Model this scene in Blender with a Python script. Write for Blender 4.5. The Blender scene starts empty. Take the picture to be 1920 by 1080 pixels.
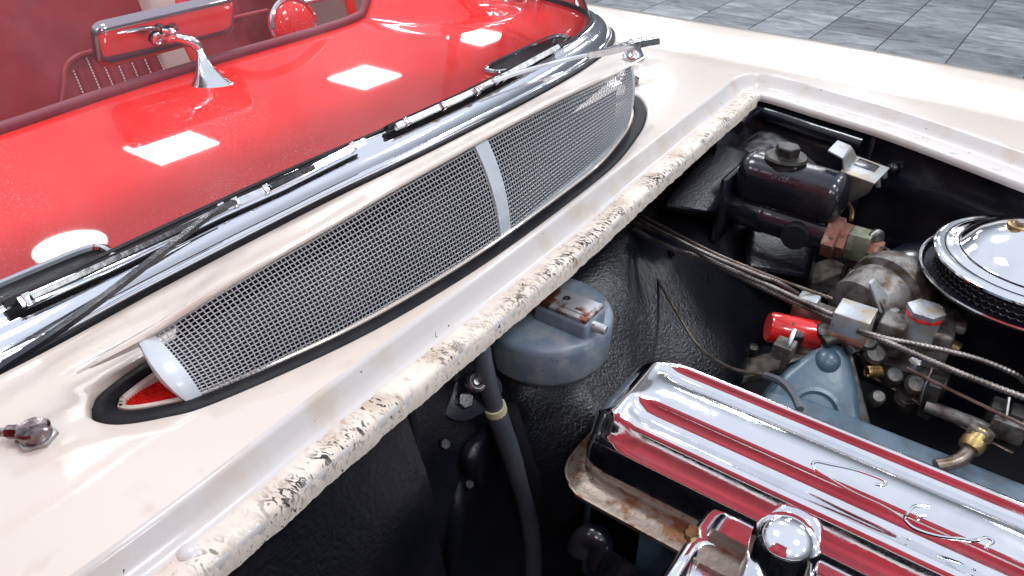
import bpy, bmesh, math, random
import numpy as np
from mathutils import Vector, Matrix
from mathutils.geometry import delaunay_2d_cdt

random.seed(7); rng = np.random.default_rng(7)
scene = bpy.context.scene
Z0 = 0.93                      # height of the cowl panel above the floor; shapes below are given relative to it
R = math.radians

# ------------------------------------------------------------------ camera
CAM = np.array([0.0, 0.0, 0.38]); FPX = 1400.0; PITCH = R(33.6); YAW = R(36.0)
_h = np.array([-math.sin(YAW), math.cos(YAW), 0.0]); _rt = np.array([math.cos(YAW), math.sin(YAW), 0.0])
_fw = _h*math.cos(PITCH) + np.array([0, 0, -math.sin(PITCH)]); _up = np.cross(_rt, _fw)
cam_d = bpy.data.cameras.new('camera'); cam = bpy.data.objects.new('camera', cam_d)
scene.collection.objects.link(cam); scene.camera = cam
cam_d.sensor_width = 36.0; cam_d.lens = 36.0*FPX/1920.0; cam_d.clip_start = 0.01; cam_d.clip_end = 200
cam.matrix_world = Matrix(((_rt[0], _up[0], -_fw[0], CAM[0]), (_rt[1], _up[1], -_fw[1], CAM[1]),
                           (_rt[2], _up[2], -_fw[2], CAM[2]+Z0), (0, 0, 0, 1)))

# ------------------------------------------------------------------ light (indoor showroom: ceiling panels + even room light)
world = bpy.data.worlds.new('World'); scene.world = world; world.use_nodes = True
wn = world.node_tree.nodes; wl = world.node_tree.links
bg = wn['Background']; bg.inputs['Strength'].default_value = 0.95
tc = wn.new('ShaderNodeTexCoord'); sx = wn.new('ShaderNodeSeparateXYZ'); wr = wn.new('ShaderNodeValToRGB')
mr = wn.new('ShaderNodeMapRange'); mr.inputs[1].default_value = -1; mr.inputs[2].default_value = 1
wl.new(tc.outputs['Generated'], sx.inputs[0]); wl.new(sx.outputs[2], mr.inputs[0]); wl.new(mr.outputs[0], wr.inputs[0])
wl.new(wr.outputs[0], bg.inputs['Color'])
cr = wr.color_ramp
cr.elements[0].position = 0.40; cr.elements[0].color = (0.03, 0.033, 0.042, 1)
cr.elements[1].position = 0.80; cr.elements[1].color = (0.80, 0.86, 1.0, 1)
e_ = cr.elements.new(0.52); e_.color = (0.12, 0.125, 0.145, 1)
e_ = cr.elements.new(0.66); e_.color = (0.20, 0.215, 0.25, 1)
CEIL = 2.2
def panel(x, y, w=0.56, e=27.0):
    l = bpy.data.lights.new('ceiling_panel', 'AREA'); l.shape = 'RECTANGLE'; l.size = w; l.size_y = w; l.energy = e
    l.color = (0.93, 0.96, 1.0)
    o = bpy.data.objects.new('ceiling_panel', l); scene.collection.objects.link(o); o.location = (x, y, CEIL+Z0)
for px_ in (-5.9, -3.6, -1.3, 1.0, 3.3):
    for py_ in (-1.5, 0.85, 3.15, 5.45, 7.4):
        if (py_ < 0 and px_ < -4) or (px_ > 0 and py_ > 6) or (px_ > 3 and py_ > 2) or (px_ == -3.6 and py_ < 2): continue
        panel(px_, py_)
def round_lamp(x, y, w=.45, e=12.0):
    l = bpy.data.lights.new('ceiling_lamp', 'AREA'); l.shape = 'DISK'; l.size = w; l.energy = e; l.color = (1, .98, .95)
    o = bpy.data.objects.new('ceiling_lamp', l); scene.collection.objects.link(o); o.location = (x, y, CEIL+Z0)
round_lamp(-4.92, 1.75)
scene.view_settings.view_transform = 'Standard'; scene.view_settings.look = 'None'
scene.view_settings.exposure = 0.10; scene.view_settings.gamma = 1.0; scene.view_settings.use_curve_mapping = False
scene.render.engine = 'CYCLES'; scene.cycles.max_bounces = 8

# ------------------------------------------------------------------ pixel -> place
def D(x, y): return _fw + _rt*(x-960)/FPX - _up*(y-540)/FPX
def P(x, y, z): d = D(x, y); return CAM + d*((z-CAM[2])/d[2])
def PX(x, y, v): d = D(x, y); return CAM + d*((v-CAM[0])/d[0])
def PY(x, y, v): d = D(x, y); return CAM + d*((v-CAM[1])/d[1])
def PN(x, y, p0, n): d = D(x, y); p0 = np.array(p0); n = np.array(n); return CAM + d*(np.dot(p0-CAM, n)/np.dot(d, n))

# ------------------------------------------------------------------ mesh helpers
A = np.array
def unit(v): v = A(v, float); return v/max(np.linalg.norm(v), 1e-9)
def cat(pts, n=8):
    p = [A(q, float) for q in pts]; p = [2*p[0]-p[1]] + p + [2*p[-1]-p[-2]]; out = []
    for i in range(1, len(p)-2):
        for k in range(n):
            t = k/n
            out.append(0.5*((2*p[i]) + (p[i+1]-p[i-1])*t + (2*p[i-1]-5*p[i]+4*p[i+1]-p[i+2])*t*t + (3*p[i]-p[i-1]-3*p[i+1]+p[i+2])*t**3))
    out.append(p[-2]); return out
def resample(path, step):
    p = A(path); s = np.concatenate([[0], np.cumsum(np.linalg.norm(np.diff(p, axis=0), axis=1))])
    n = max(2, int(round(s[-1]/step))+1); t = np.linspace(0, s[-1], n)
    return [A([np.interp(q, s, p[:, k]) for k in range(p.shape[1])]) for q in t]
def sstep(a, b, x):
    t = min(1, max(0, (x-a)/(b-a))); return t*t*(3-2*t)

class MB:
    def __init__(s): s.v = []; s.f = []
    def add(s, vs, fs):
        o = len(s.v); s.v += [tuple(map(float, q)) for q in vs]; s.f += [tuple(i+o for i in f) for f in fs]; return s
    def loft(s, rings, closed=True, cap=True):
        n = len(rings[0]); o = len(s.v)
        for r in rings: s.v += [tuple(map(float, q)) for q in r]
        for i in range(len(rings)-1):
            for j in range(n if closed else n-1):
                k = (j+1) % n
                s.f.append((o+i*n+j, o+i*n+k, o+(i+1)*n+k, o+(i+1)*n+j))
        if cap and closed:
            s.f.append(tuple(o+j for j in reversed(range(n)))); s.f.append(tuple(o+(len(rings)-1)*n+j for j in range(n)))
        return s
    def tube(s, path, r, n=10, cap=True):
        p = [A(q, float) for q in path]; rings = []; side = None
        for i, q in enumerate(p):
            t = unit(p[min(i+1, len(p)-1)] - p[max(i-1, 0)])
            if side is None:
                side = np.cross(t, [0, 0, 1]) if abs(t[2]) < .9 else np.cross(t, [1, 0, 0])
            side = unit(side - t*np.dot(side, t)); b = np.cross(t, side)
            rr = r(i/(len(p)-1)) if callable(r) else (r[i] if hasattr(r, '__len__') else r)
            rings.append([q + (side*math.cos(2*math.pi*k/n) + b*math.sin(2*math.pi*k/n))*rr for k in range(n)])
        return s.loft(rings, True, cap)
    def sweep(s, path, prof, side=None, closed=True, cap=True):
        # profile (o, z): o along the horizontal normal of the path (left of travel), z up
        p = [A(q, float) for q in path]; rings = []
        for i, q in enumerate(p):
            t = p[min(i+1, len(p)-1)] - p[max(i-1, 0)]; t = unit([t[0], t[1], 0]); nrm = A([-t[1], t[0], 0])
            pr = prof(i/(len(p)-1)) if callable(prof) else prof
            rings.append([q + nrm*a + A([0, 0, b]) for a, b in pr])
        return s.loft(rings, closed, cap)
    def lathe(s, c, ax, prof, n=32, a0=0):
        ax = unit(ax); u = unit(np.cross(ax, [0, 0, 1])) if abs(ax[2]) < .9 else unit(np.cross(ax, [0, 1, 0])); w = np.cross(ax, u)
        rings = [[A(c)+ax*h+(u*math.cos(a0+2*math.pi*k/n)+w*math.sin(a0+2*math.pi*k/n))*max(r, 1e-5) for k in range(n)] for r, h in prof]
        return s.loft(rings, True, True)
    def hexa(s, c, ax, r, h, ch=.15, a0=0):
        return s.lathe(c, ax, [(r*.98, 0), (r, h*.08), (r, h*(1-ch)), (r*(1-ch), h)], 6, a0)
    def box(s, c, half, ax=None, bev=.002, seg=2):
        bm = bmesh.new(); bmesh.ops.create_cube(bm, size=2.0)
        for v in bm.verts: v.co = Vector((v.co[0]*half[0], v.co[1]*half[1], v.co[2]*half[2]))
        if bev: bmesh.ops.bevel(bm, geom=bm.edges[:], offset=bev, segments=seg, profile=.5, affect='EDGES')
        M = A(ax, float) if ax is not None else np.eye(3)
        bm.verts.index_update()
        vs = [A(c) + M[0]*v.co[0] + M[1]*v.co[1] + M[2]*v.co[2] for v in bm.verts]
        fs = [tuple(v.index for v in f.verts) for f in bm.faces]; bm.free()
        return s.add(vs, fs)
    def poly(s, bot, top, bev=.0):          # prism between two equal point loops
        bm = bmesh.new(); n = len(bot)
        a = [bm.verts.new(q) for q in bot]; b = [bm.verts.new(q) for q in top]
        bm.faces.new(list(reversed(a))); bm.faces.new(b)
        for i in range(n): bm.faces.new((a[i], a[(i+1) % n], b[(i+1) % n], b[i]))
        bmesh.ops.recalc_face_normals(bm, faces=bm.faces[:])
        if bev: bmesh.ops.bevel(bm, geom=bm.edges[:], offset=bev, segments=3, profile=.5, affect='EDGES')
        bm.verts.index_update()
        vs = [tuple(v.co) for v in bm.verts]; fs = [tuple(v.index for v in f.verts) for f in bm.faces]; bm.free()
        return s.add(vs, fs)
    def build(s, name, mat, parent=None, sharp=38, origin=None, recalc=True):
        me = bpy.data.meshes.new(name)
        o0 = A(origin, float) if origin is not None else A([0, 0, 0.0])
        me.from_pydata([(x-o0[0], y-o0[1], z-o0[2]+(Z0 if origin is None else 0)) for x, y, z in s.v], [], s.f)
        if recalc:
            bm = bmesh.new(); bm.from_mesh(me); bmesh.ops.recalc_face_normals(bm, faces=bm.faces[:]); bm.to_mesh(me); bm.free()
        me.materials.append(mat); me.polygons.foreach_set('use_smooth', [True]*len(me.polygons))
        me.set_sharp_from_angle(angle=R(sharp)); me.update()
        o = bpy.data.objects.new(name, me); scene.collection.objects.link(o)
        if origin is not None: o.location = (o0[0], o0[1], o0[2]+Z0)
        if parent is not None:
            o.parent = parent
            pl = Vector((0, 0, 0)); q = parent
            while q is not None: pl += Vector(q.location); q = q.parent
            if origin is not None: o.location = Vector(o.location) - pl
            elif pl.length > 0: o.location = -pl
        return o
def lab(o, label=None, cat_=None, group=None, kind=None):
    if label: o['label'] = label
    if cat_: o['category'] = cat_
    if group: o['group'] = group
    if kind: o['kind'] = kind
    return o

# ------------------------------------------------------------------ materials
def mat(name, base, rough=.5, metal=0., coat=0., spec=.5, var=None, vscale=8., vdet=6., vlo=.4, vhi=.65, bump=0., bscale=60., bdet=4.,
        rvar=0., aniso=None, extra=None, coat_rough=.03, bump2=0., b2scale=8.):
    m = bpy.data.materials.new(name); m.use_nodes = True; nt = m.node_tree; N = nt.nodes; L = nt.links
    b = N['Principled BSDF']
    b.inputs['Base Color'].default_value = (*base, 1); b.inputs['Roughness'].default_value = rough; b.inputs['Metallic'].default_value = metal
    b.inputs['Coat Weight'].default_value = coat; b.inputs['Coat Roughness'].default_value = coat_rough; b.inputs['Specular IOR Level'].default_value = spec
    t = N.new('ShaderNodeTexCoord'); mp = N.new('ShaderNodeMapping'); L.new(t.outputs['Object'], mp.inputs[0])
    if aniso: mp.inputs['Scale'].default_value = aniso
    col = None
    def noise(scale, det, dist=0.):
        n = N.new('ShaderNodeTexNoise'); n.inputs['Scale'].default_value = scale; n.inputs['Detail'].default_value = det
        n.inputs['Distortion'].default_value = dist; L.new(mp.outputs[0], n.inputs['Vector']); return n.outputs['Fac']
    def ramp(fac, lo, hi):
        r = N.new('ShaderNodeMapRange'); r.inputs[1].default_value = lo; r.inputs[2].default_value = hi; L.new(fac, r.inputs[0]); return r.outputs[0]
    def mix(fac, a, c):
        x = N.new('ShaderNodeMix'); x.data_type = 'RGBA'; L.new(fac, x.inputs[0])
        for s_, q in ((6, a), (7, c)):
            if hasattr(q, 'links'): L.new(q, x.inputs[s_])
            else: x.inputs[s_].default_value = (*q, 1)
        return x.outputs[2]
    if var is not None:
        col = mix(ramp(noise(vscale, vdet), vlo, vhi), base, var)
    if extra: col = extra(N, L, noise, ramp, mix, col if col is not None else base)
    if col is not None: L.new(col, b.inputs['Base Color'])
    if rvar:
        r = N.new('ShaderNodeMapRange'); r.inputs[1].default_value = .3; r.inputs[2].default_value = .7
        r.inputs[3].default_value = max(0, rough-rvar); r.inputs[4].default_value = rough+rvar
        L.new(noise(vscale*2.3, 6), r.inputs[0]); L.new(r.outputs[0], b.inputs['Roughness'])
    last = None
    for st, sc, dist in ((bump2, b2scale, .0005 if False else .004), (bump, bscale, .001)):
        if st:
            bp = N.new('ShaderNodeBump'); bp.inputs['Strength'].default_value = st; bp.inputs['Distance'].default_value = dist
            L.new(noise(sc, bdet), bp.inputs['Height'])
            if last is not None: L.new(last, bp.inputs['Normal'])
            last = bp.outputs[0]
    if last is not None: L.new(last, b.inputs['Normal'])
    return m

def multi(*layers):       # stacked noise-mask colour layers: (colour, scale, detail, lo, hi)
    def f(N, L, noise, ramp, mix, col):
        for c, sc, de, lo, hi in layers: col = mix(ramp(noise(sc, de), lo, hi), col, c)
        return col
    return f
CREAM = (.650, .580, .515)
M = {}
M['cream'] = mat('cream_paint', CREAM, .28, coat=1., var=(.62, .535, .46), vscale=5, vlo=.35, vhi=.75, bump=.03, bscale=220, bump2=.012, b2scale=7, coat_rough=.05, extra=multi(((.56, .47, .39), 38, 9, .60, .80), ((.25, .19, .14), 330, 5, .755, .775)))
M['cream_dirty'] = mat('cream_paint_dirty', (.55, .52, .50), .38, coat=.5, var=(.50, .43, .36), vscale=22, vlo=.5, vhi=.72, bump=.08, bscale=150,
                       coat_rough=.12, extra=multi(((.05, .045, .04), 170, 8, .71, .735)))  # real stains over a base greyed for shade on the channel wall
M['pale'] = mat('pale_grey_paint', (.60, .64, .68), .35, coat=.6, var=(.50, .53, .55), vscale=30, bump=.06, bscale=180, coat_rough=.1)
def seal_extra(N, L, noise, ramp, mix, col):
    def mul(a, b):
        mm = N.new('ShaderNodeMath'); mm.operation = 'MULTIPLY'; L.new(a, mm.inputs[0]); L.new(b, mm.inputs[1]); return mm.outputs[0]
    at = N.new('ShaderNodeAttribute'); at.attribute_name = 'wear'; at2 = N.new('ShaderNodeAttribute'); at2.attribute_name = 'dirt'
    col = mix(mul(ramp(noise(26, 9), .42, .74), at2.outputs['Fac']), col, (.44, .35, .26))
    col = mix(ramp(noise(90, 9), .60, .70), col, (.45, .35, .27))
    col = mix(mul(mul(ramp(noise(150, 10, 2.0), .515, .55), ramp(noise(8, 7), .45, .55)), at.outputs['Fac']), col, (.015, .012, .010))
    return mix(mul(ramp(noise(330, 6, 1.0), .60, .63), ramp(noise(26, 3), .45, .60)), col, (.03, .022, .018))
M['seal'] = mat('painted_rubber_seal', (.70, .62, .54), .55, spec=.4, bump=.6, bscale=170, bdet=8, bump2=.25, b2scale=60, extra=seal_extra, aniso=(.45, 1, .6))
M['rubber'] = mat('black_rubber', (.012, .011, .013), .45, spec=.12, var=(.018, .017, .019), vscale=40, bump=.15, bscale=300)
def dust(N, L, noise, ramp, mix, col):
    mm = N.new('ShaderNodeMath'); mm.operation = 'MULTIPLY'; L.new(ramp(noise(420, 8), .58, .72), mm.inputs[0]); L.new(ramp(noise(5, 4), .42, .62), mm.inputs[1])
    col = mix(mm.outputs[0], col, (.80, .30, .28))
    return mix(ramp(noise(700, 4), .74, .78), col, (.85, .6, .58))
M['red'] = mat('red_paint', (.80, .016, .012), .4, spec=.05, coat=1., var=(.72, .012, .010), vscale=9, extra=dust, bump=.03, bscale=160, coat_rough=.025)
M['vinyl'] = mat('maroon_vinyl', (.30, .012, .022), .45, var=(.24, .010, .018), vscale=14, bump=.2, bscale=420, spec=.4)
M['vinyl_pad'] = mat('maroon_dash_vinyl', (.20, .022, .040), .5, bump=.3, bscale=500, spec=.35)
M['thread'] = mat('white_thread', (.75, .55, .55), .7)
M['carpet'] = mat('red_carpet', (.80, .022, .016), .95, var=(.55, .010, .008), vscale=260, bump=1., bscale=400, spec=.1)
M['chrome'] = mat('chrome', (.86, .87, .89), .07, metal=1., var=(.74, .75, .77), vscale=26, vdet=9, vlo=.50, vhi=.78, rvar=.06, bump=.035, bscale=150, bump2=.010, b2scale=30)
M['chrome_worn'] = mat('worn_chrome', (.80, .80, .82), .12, metal=1., var=(.62, .60, .60), vscale=60, vlo=.55, vhi=.75, rvar=.07, bump=.08, bscale=200)
M['chrome_trim'] = mat('chrome_trim', (.86, .87, .91), .07, metal=1., rvar=.03, vscale=70, bump=.025, bscale=160, aniso=(1, .25, 1))
M['steel'] = mat('bare_steel', (.50, .50, .50), .35, metal=1., var=(.30, .27, .24), vscale=80, bump=.2, bscale=200)
M['wire'] = mat('galvanised_wire', (.50, .52, .54), .35, metal=.0, spec=.6)
M['crinkle'] = mat('black_crinkle_coat', (.0050, .0055, .0085), .27, spec=.42, bump=.8, bscale=260, bdet=6, bump2=.25, b2scale=30, var=(.009, .009, .012), vscale=20)
M['black'] = mat('black_gloss_paint', (.006, .007, .013), .20, spec=.6, bump=.35, bscale=90, bump2=.2, b2scale=20, var=(.018, .016, .018), vscale=15)
M['black_satin'] = mat('black_satin', (.008, .008, .010), .5, spec=.3, bump=.3, bscale=150)
M['bay_grey'] = mat('grey_crinkle_shelf', (.15, .15, .155), .42, spec=.6, bump=1., bscale=170, bump2=.5, b2scale=30, var=(.02, .02, .022), vscale=60)  # black crinkle coat turned grey for the light on the shoulder
M['dome'] = mat('slate_blue_paint', (.155, .195, .245), .40, spec=.5, coat=.15, var=(.19, .225, .265), vscale=25, bump=.25, bscale=200, bump2=.1, b2scale=25,
                extra=multi(((.27, .275, .285), 50, 9, .48, .68), ((.10, .13, .17), 18, 7, .55, .70), ((.03, .035, .04), 120, 8, .70, .73)), coat_rough=.25)
M['rust_cap'] = mat('rusty_zinc', (.36, .36, .37), .5, metal=.5, extra=multi(((.17, .055, .03), 38, 7, .47, .56), ((.06, .025, .015), 90, 7, .6, .68)), bump=.5, bscale=150)
M['zinc'] = mat('zinc_plate', (.38, .40, .42), .42, metal=.6, extra=multi(((.36, .31, .23), 45, 7, .48, .62), ((.12, .08, .05), 150, 8, .66, .72)), bump=.3, bscale=180)
M['cast'] = mat('dirty_cast_metal', (.20, .19, .18), .48, metal=.6, extra=multi(((.07, .055, .045), 55, 8, .45, .62), ((.13, .075, .04), 90, 7, .6, .7)), bump=.7, bscale=160)
M['cast_dark'] = mat('oily_dark_metal', (.055, .05, .046), .42, metal=.5, extra=multi(((.02, .017, .015), 60, 8, .45, .6), ((.09, .05, .03), 80, 7, .62, .72)), bump=.7, bscale=160)
M['tan_metal'] = mat('tan_grimy_metal', (.13, .11, .09), .6, extra=multi(((.04, .032, .027), 45, 8, .45, .62),), bump=.5, bscale=120)
M['blue'] = mat('blue_engine_paint', (.050, .095, .130), .38, coat=.3, coat_rough=.25, extra=multi(((.02, .05, .075), 24, 7, .5, .68), ((.10, .14, .17), 120, 8, .66, .72)), bump=.5, bscale=110)
M['blue_grey'] = mat('faded_blue_engine_paint', (.075, .115, .15), .5, extra=multi(((.045, .06, .075), 30, 7, .45, .65), ((.16, .18, .2), 200, 8, .7, .74)), bump=.5, bscale=130)
M['brass'] = mat('old_brass', (.42, .30, .12), .4, metal=.9, var=(.2, .12, .06), vscale=60, bump=.3, bscale=150)
M['copper'] = mat('corroded_copper', (.26, .115, .085), .55, metal=.4, extra=multi(((.35, .25, .18), 70, 7, .55, .68), ((.09, .05, .04), 90, 7, .58, .68)), bump=.6, bscale=160)
M['verdigris'] = mat('tarnished_brass', (.22, .24, .17), .45, metal=.5, extra=multi(((.40, .38, .30), 60, 7, .5, .65), ((.10, .14, .09), 50, 7, .55, .68)), bump=.4, bscale=160)
M['line'] = mat('steel_line', (.22, .18, .15), .38, metal=.8, var=(.10, .07, .05), vscale=60, bump=.2, bscale=200)
M['cable'] = mat('armoured_cable', (.27, .245, .225), .33, metal=.85, var=(.10, .085, .075), vscale=40)
M['hose'] = mat('grey_black_hose', (.055, .06, .072), .38, var=(.10, .095, .09), vscale=30, vlo=.5, vhi=.75, bump=.2, bscale=160, aniso=(1, 1, .15))
M['tape'] = mat('yellowed_tape', (.45, .43, .27), .5, bump=.2, bscale=150)
M['coil_red'] = mat('red_coil_paint', (.62, .012, .010), .25, coat=.8, extra=multi(((.10, .02, .015), 90, 8, .63, .68),))
M['rust'] = mat('rusty_flange', (.20, .16, .13), .4, metal=.7, extra=multi(((.14, .06, .025), 60, 8, .5, .6), ((.05, .035, .03), 30, 7, .55, .7)), bump=.5, bscale=150)
M['redwire'] = mat('red_wire', (.30, .03, .03), .5)
M['chrome_tint'] = mat('aged_chrome', (.48, .40, .43), .06, metal=1., rvar=.04, vscale=50, bump=.03, bscale=120)  # darkened and tinted for the dim maroon interior mirrored in it
M['dark_chrome'] = mat('tarnished_chrome', (.34, .28, .28), .16, metal=1., var=(.16, .12, .12), vscale=90, bump=.3, bscale=260)
M['mirror_glass'] = mat('mirror_glass', (.85, .85, .85), .02, metal=1.)
M['redwall'] = mat('red_wall', (.60, .012, .035), .6, var=(.22, .005, .012), vscale=1.6, vdet=9, vlo=.38, vhi=.66)  # colour of the added reflection panel behind the camera
M['baffle'] = mat('dark_grey_baffle', (.020, .021, .023), .6, spec=.2, var=(.045, .045, .046), vscale=18, vlo=.45, vhi=.7)  # dark colour for the shade inside the vent
M['tyre'] = mat('tyre_rubber', (.03, .03, .03), .8)

def glass_mat():
    m = bpy.data.materials.new('windshield_glass'); m.use_nodes = True; N = m.node_tree.nodes; L = m.node_tree.links
    N.remove(N['Principled BSDF']); out = N['Material Output']
    tr = N.new('ShaderNodeBsdfTransparent'); tr.inputs[0].default_value = (.96, .97, .965, 1)
    gl = N.new('ShaderNodeBsdfGlossy'); gl.inputs['Roughness'].default_value = .01
    fr = N.new('ShaderNodeFresnel'); fr.inputs['IOR'].default_value = 1.5; mx = N.new('ShaderNodeMixShader')
    L.new(fr.outputs[0], mx.inputs[0]); L.new(tr.outputs[0], mx.inputs[1]); L.new(gl.outputs[0], mx.inputs[2]); 
    t = N.new('ShaderNodeTexCoord'); n1 = N.new('ShaderNodeTexNoise'); n1.inputs['Scale'].default_value = 9; n1.inputs['Detail'].default_value = 10; n1.inputs['Roughness'].default_value = .7
    L.new(t.outputs['Object'], n1.inputs['Vector']); r = N.new('ShaderNodeMapRange'); r.inputs[1].default_value = .45; r.inputs[2].default_value = .8; r.inputs[4].default_value = .06; L.new(n1.outputs['Fac'], r.inputs[0])
    df = N.new('ShaderNodeBsdfDiffuse'); df.inputs[0].default_value = (.8, .8, .8, 1); m2 = N.new('ShaderNodeMixShader')
    L.new(r.outputs[0], m2.inputs[0]); L.new(mx.outputs[0], m2.inputs[1]); L.new(df.outputs[0], m2.inputs[2]); L.new(m2.outputs[0], out.inputs[0])
    return m
M['glass'] = glass_mat()

def slate_mat():
    m = bpy.data.materials.new('slate_tile'); m.use_nodes = True; N = m.node_tree.nodes; L = m.node_tree.links; b = N['Principled BSDF']
    oi = N.new('ShaderNodeObjectInfo'); t = N.new('ShaderNodeTexCoord'); ad = N.new('ShaderNodeVectorMath'); ad.operation = 'ADD'
    sc = N.new('ShaderNodeVectorMath'); sc.operation = 'SCALE'; L.new(oi.outputs['Location'], sc.inputs[0]); sc.inputs['Scale'].default_value = 7.31
    mp = N.new('ShaderNodeMapping'); mp.inputs['Scale'].default_value = (1.0, 2.2, 1)
    L.new(t.outputs['Object'], ad.inputs[0]); L.new(sc.outputs[0], ad.inputs[1]); L.new(ad.outputs[0], mp.inputs[0])
    n1 = N.new('ShaderNodeTexNoise'); n1.inputs['Scale'].default_value = 5; n1.inputs['Detail'].default_value = 9; n1.inputs['Roughness'].default_value = .65; n1.inputs['Distortion'].default_value = .8
    L.new(mp.outputs[0], n1.inputs['Vector'])
    r = N.new('ShaderNodeValToRGB'); L.new(n1.outputs['Fac'], r.inputs[0])
    r.color_ramp.elements[0].position = .3; r.color_ramp.elements[0].color = (.075, .082, .090, 1)
    r.color_ramp.elements[1].position = .72; r.color_ramp.elements[1].color = (.30, .31, .315, 1)
    mm = N.new('ShaderNodeMapRange'); mm.inputs[3].default_value = .62; mm.inputs[4].default_value = 1.3; L.new(oi.outputs['Random'], mm.inputs[0])
    mu = N.new('ShaderNodeVectorMath'); mu.operation = 'SCALE'; L.new(r.outputs[0], mu.inputs[0]); L.new(mm.outputs[0], mu.inputs['Scale'])
    L.new(mu.outputs[0], b.inputs['Base Color'])
    b.inputs['Roughness'].default_value = .38; b.inputs['Specular IOR Level'].default_value = .4
    bp = N.new('ShaderNodeBump'); bp.inputs['Strength'].default_value = .5; bp.inputs['Distance'].default_value = .004; L.new(n1.outputs['Fac'], bp.inputs['Height']); L.new(bp.outputs[0], b.inputs['Normal'])
    return m
M['slate'] = slate_mat()
M['grout'] = mat('grout', (.11, .113, .117), .8, var=(.05, .05, .052), vscale=12)

# ================================================================== SETTING: floor
ZF = -0.93
fl = MB().box((0, 3, ZF-.02), (16, 16, .018), bev=0).build('floor', M['grout']); lab(fl, kind='structure')
TP = .40; TX0 = -.508; TY0 = 4.90
tm = MB().box((0, 0, 0), (TP/2-.004, TP/2-.004, .004), bev=.0015, seg=1)
tile0 = None
for i in range(-8, 6):
    for j in range(-3, 12):
        x = TX0 + TP*(i+.5); y = TY0 + TP*(j+.5)
        if tile0 is None:
            t = MB(); t.v = tm.v; t.f = tm.f
            tile0 = t.build('tile', M['slate'], fl, origin=(0, 0, 0)); o = tile0
        else:
            o = tile0.copy(); scene.collection.objects.link(o)
        o.location = (x, y, .002 + rng.uniform(0, .0008))
wl_ = MB().box((-.25, -.68, ZF+1.5), (.66, .04, 1.5), bev=.004).build('wall', M['redwall']); lab(wl_, kind='structure')  # added out of view for red chrome reflections; stands in for red clothing

# ================================================================== CAR
car = bpy.data.objects.new('car', None); scene.collection.objects.link(car); car.location = (0, 0, 0)
lab(car, 'cream vintage roadster with red interior, open cowl vent and open engine bay', 'car')
YC = .585

# ---- plan curves (X forward, Y to the driver's side)
W = cat([(-.98, -.24), (-.80, -.20), (-.70, -.14), (-.635, -.06), (-.605, .04), (-.598, .15), (-.606, .28), (-.613, .48), (-.612, .657), (-.619, .907),
         (-.634, 1.075), (-.664, 1.205), (-.712, 1.292), (-.80, 1.35), (-.95, 1.385), (-1.15, 1.40)], 8)
Wm = A(W)
GUT = cat([(.62, .22-.04), (.30, .12-.06), (.005, .03-.02), (-.15, -.035), (-.265, -.065), (-.335, -.075), (-.366, -.055), (-.372, 0), (-.368, .06), (-.367, .107), (-.368, .163), (-.372, .242), (-.375, .335), (-.377, .467), (-.381, .611),
           (-.391, .787), (-.400, .977), (-.405, 1.10), (-.409, 1.165), (-.400, 1.208), (-.372, 1.226), (-.33, 1.222), (-.265, 1.203), (-.15, 1.172), (.005, 1.106), (.30, .97), (.62, .80)], 8)
# vent hole outline, outer lip of the recess
HOLE = cat([(-.500, .148), (-.484, .142), (-.462, .150), (-.441, .174), (-.423, .208), (-.397, .31), (-.385, .402), (-.381, .52), (-.387, .686), (-.394, .765), (-.409, .838), (-.426, .900), (-.452, .958),
            (-.485, 1.000), (-.508, 1.006), (-.522, .98), (-.528, .90), (-.530, .75), (-.530, .55), (-.528, .35), (-.522, .22), (-.513, .165), (-.500, .148)], 6)[:-1]

def fy(Y): return Y if Y > YC else 2*YC-Y       # mirror to the driver side
FPROF = A([(0, 0), (1.0, 0), (1.12, -.001), (1.21, -.002), (1.26, -.004), (1.30, .004), (1.34, .013), (1.385, .016), (1.42, .010), (1.447, -.004), (1.465, -.022), (1.48, -.05)])
def taper(X): return 0.0 if X < -.35 else .10*(X+.35)**2 + .05*(X+.35)
def ztop(X, Y):
    q = fy(Y) + taper(X)
    z = float(np.interp(q, FPROF[:, 0], FPROF[:, 1]))
    z += -.004*sstep(-.55, -.40, X)*sstep(.9, .3, abs(Y-YC)) * 0
    return z
def inpoly(x, y, poly):
    c = False; n = len(poly); j = n-1
    for i in range(n):
        xi, yi = poly[i][0], poly[i][1]; xj, yj = poly[j][0], poly[j][1]
        if (yi > y) != (yj > y) and x < (xj-xi)*(y-yi)/(yj-yi)+xi: c = not c
        j = i
    return c
def offset(curve, d, closed=False):
    c = A(curve); n = len(c); out = []
    for i in range(n):
        t = unit(c[(i+1) % n]-c[(i-1) % n]) if closed else unit(c[min(i+1, n-1)]-c[max(i-1, 0)])
        out.append(c[i] + A([-t[1], t[0]])*d)
    return out
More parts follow.
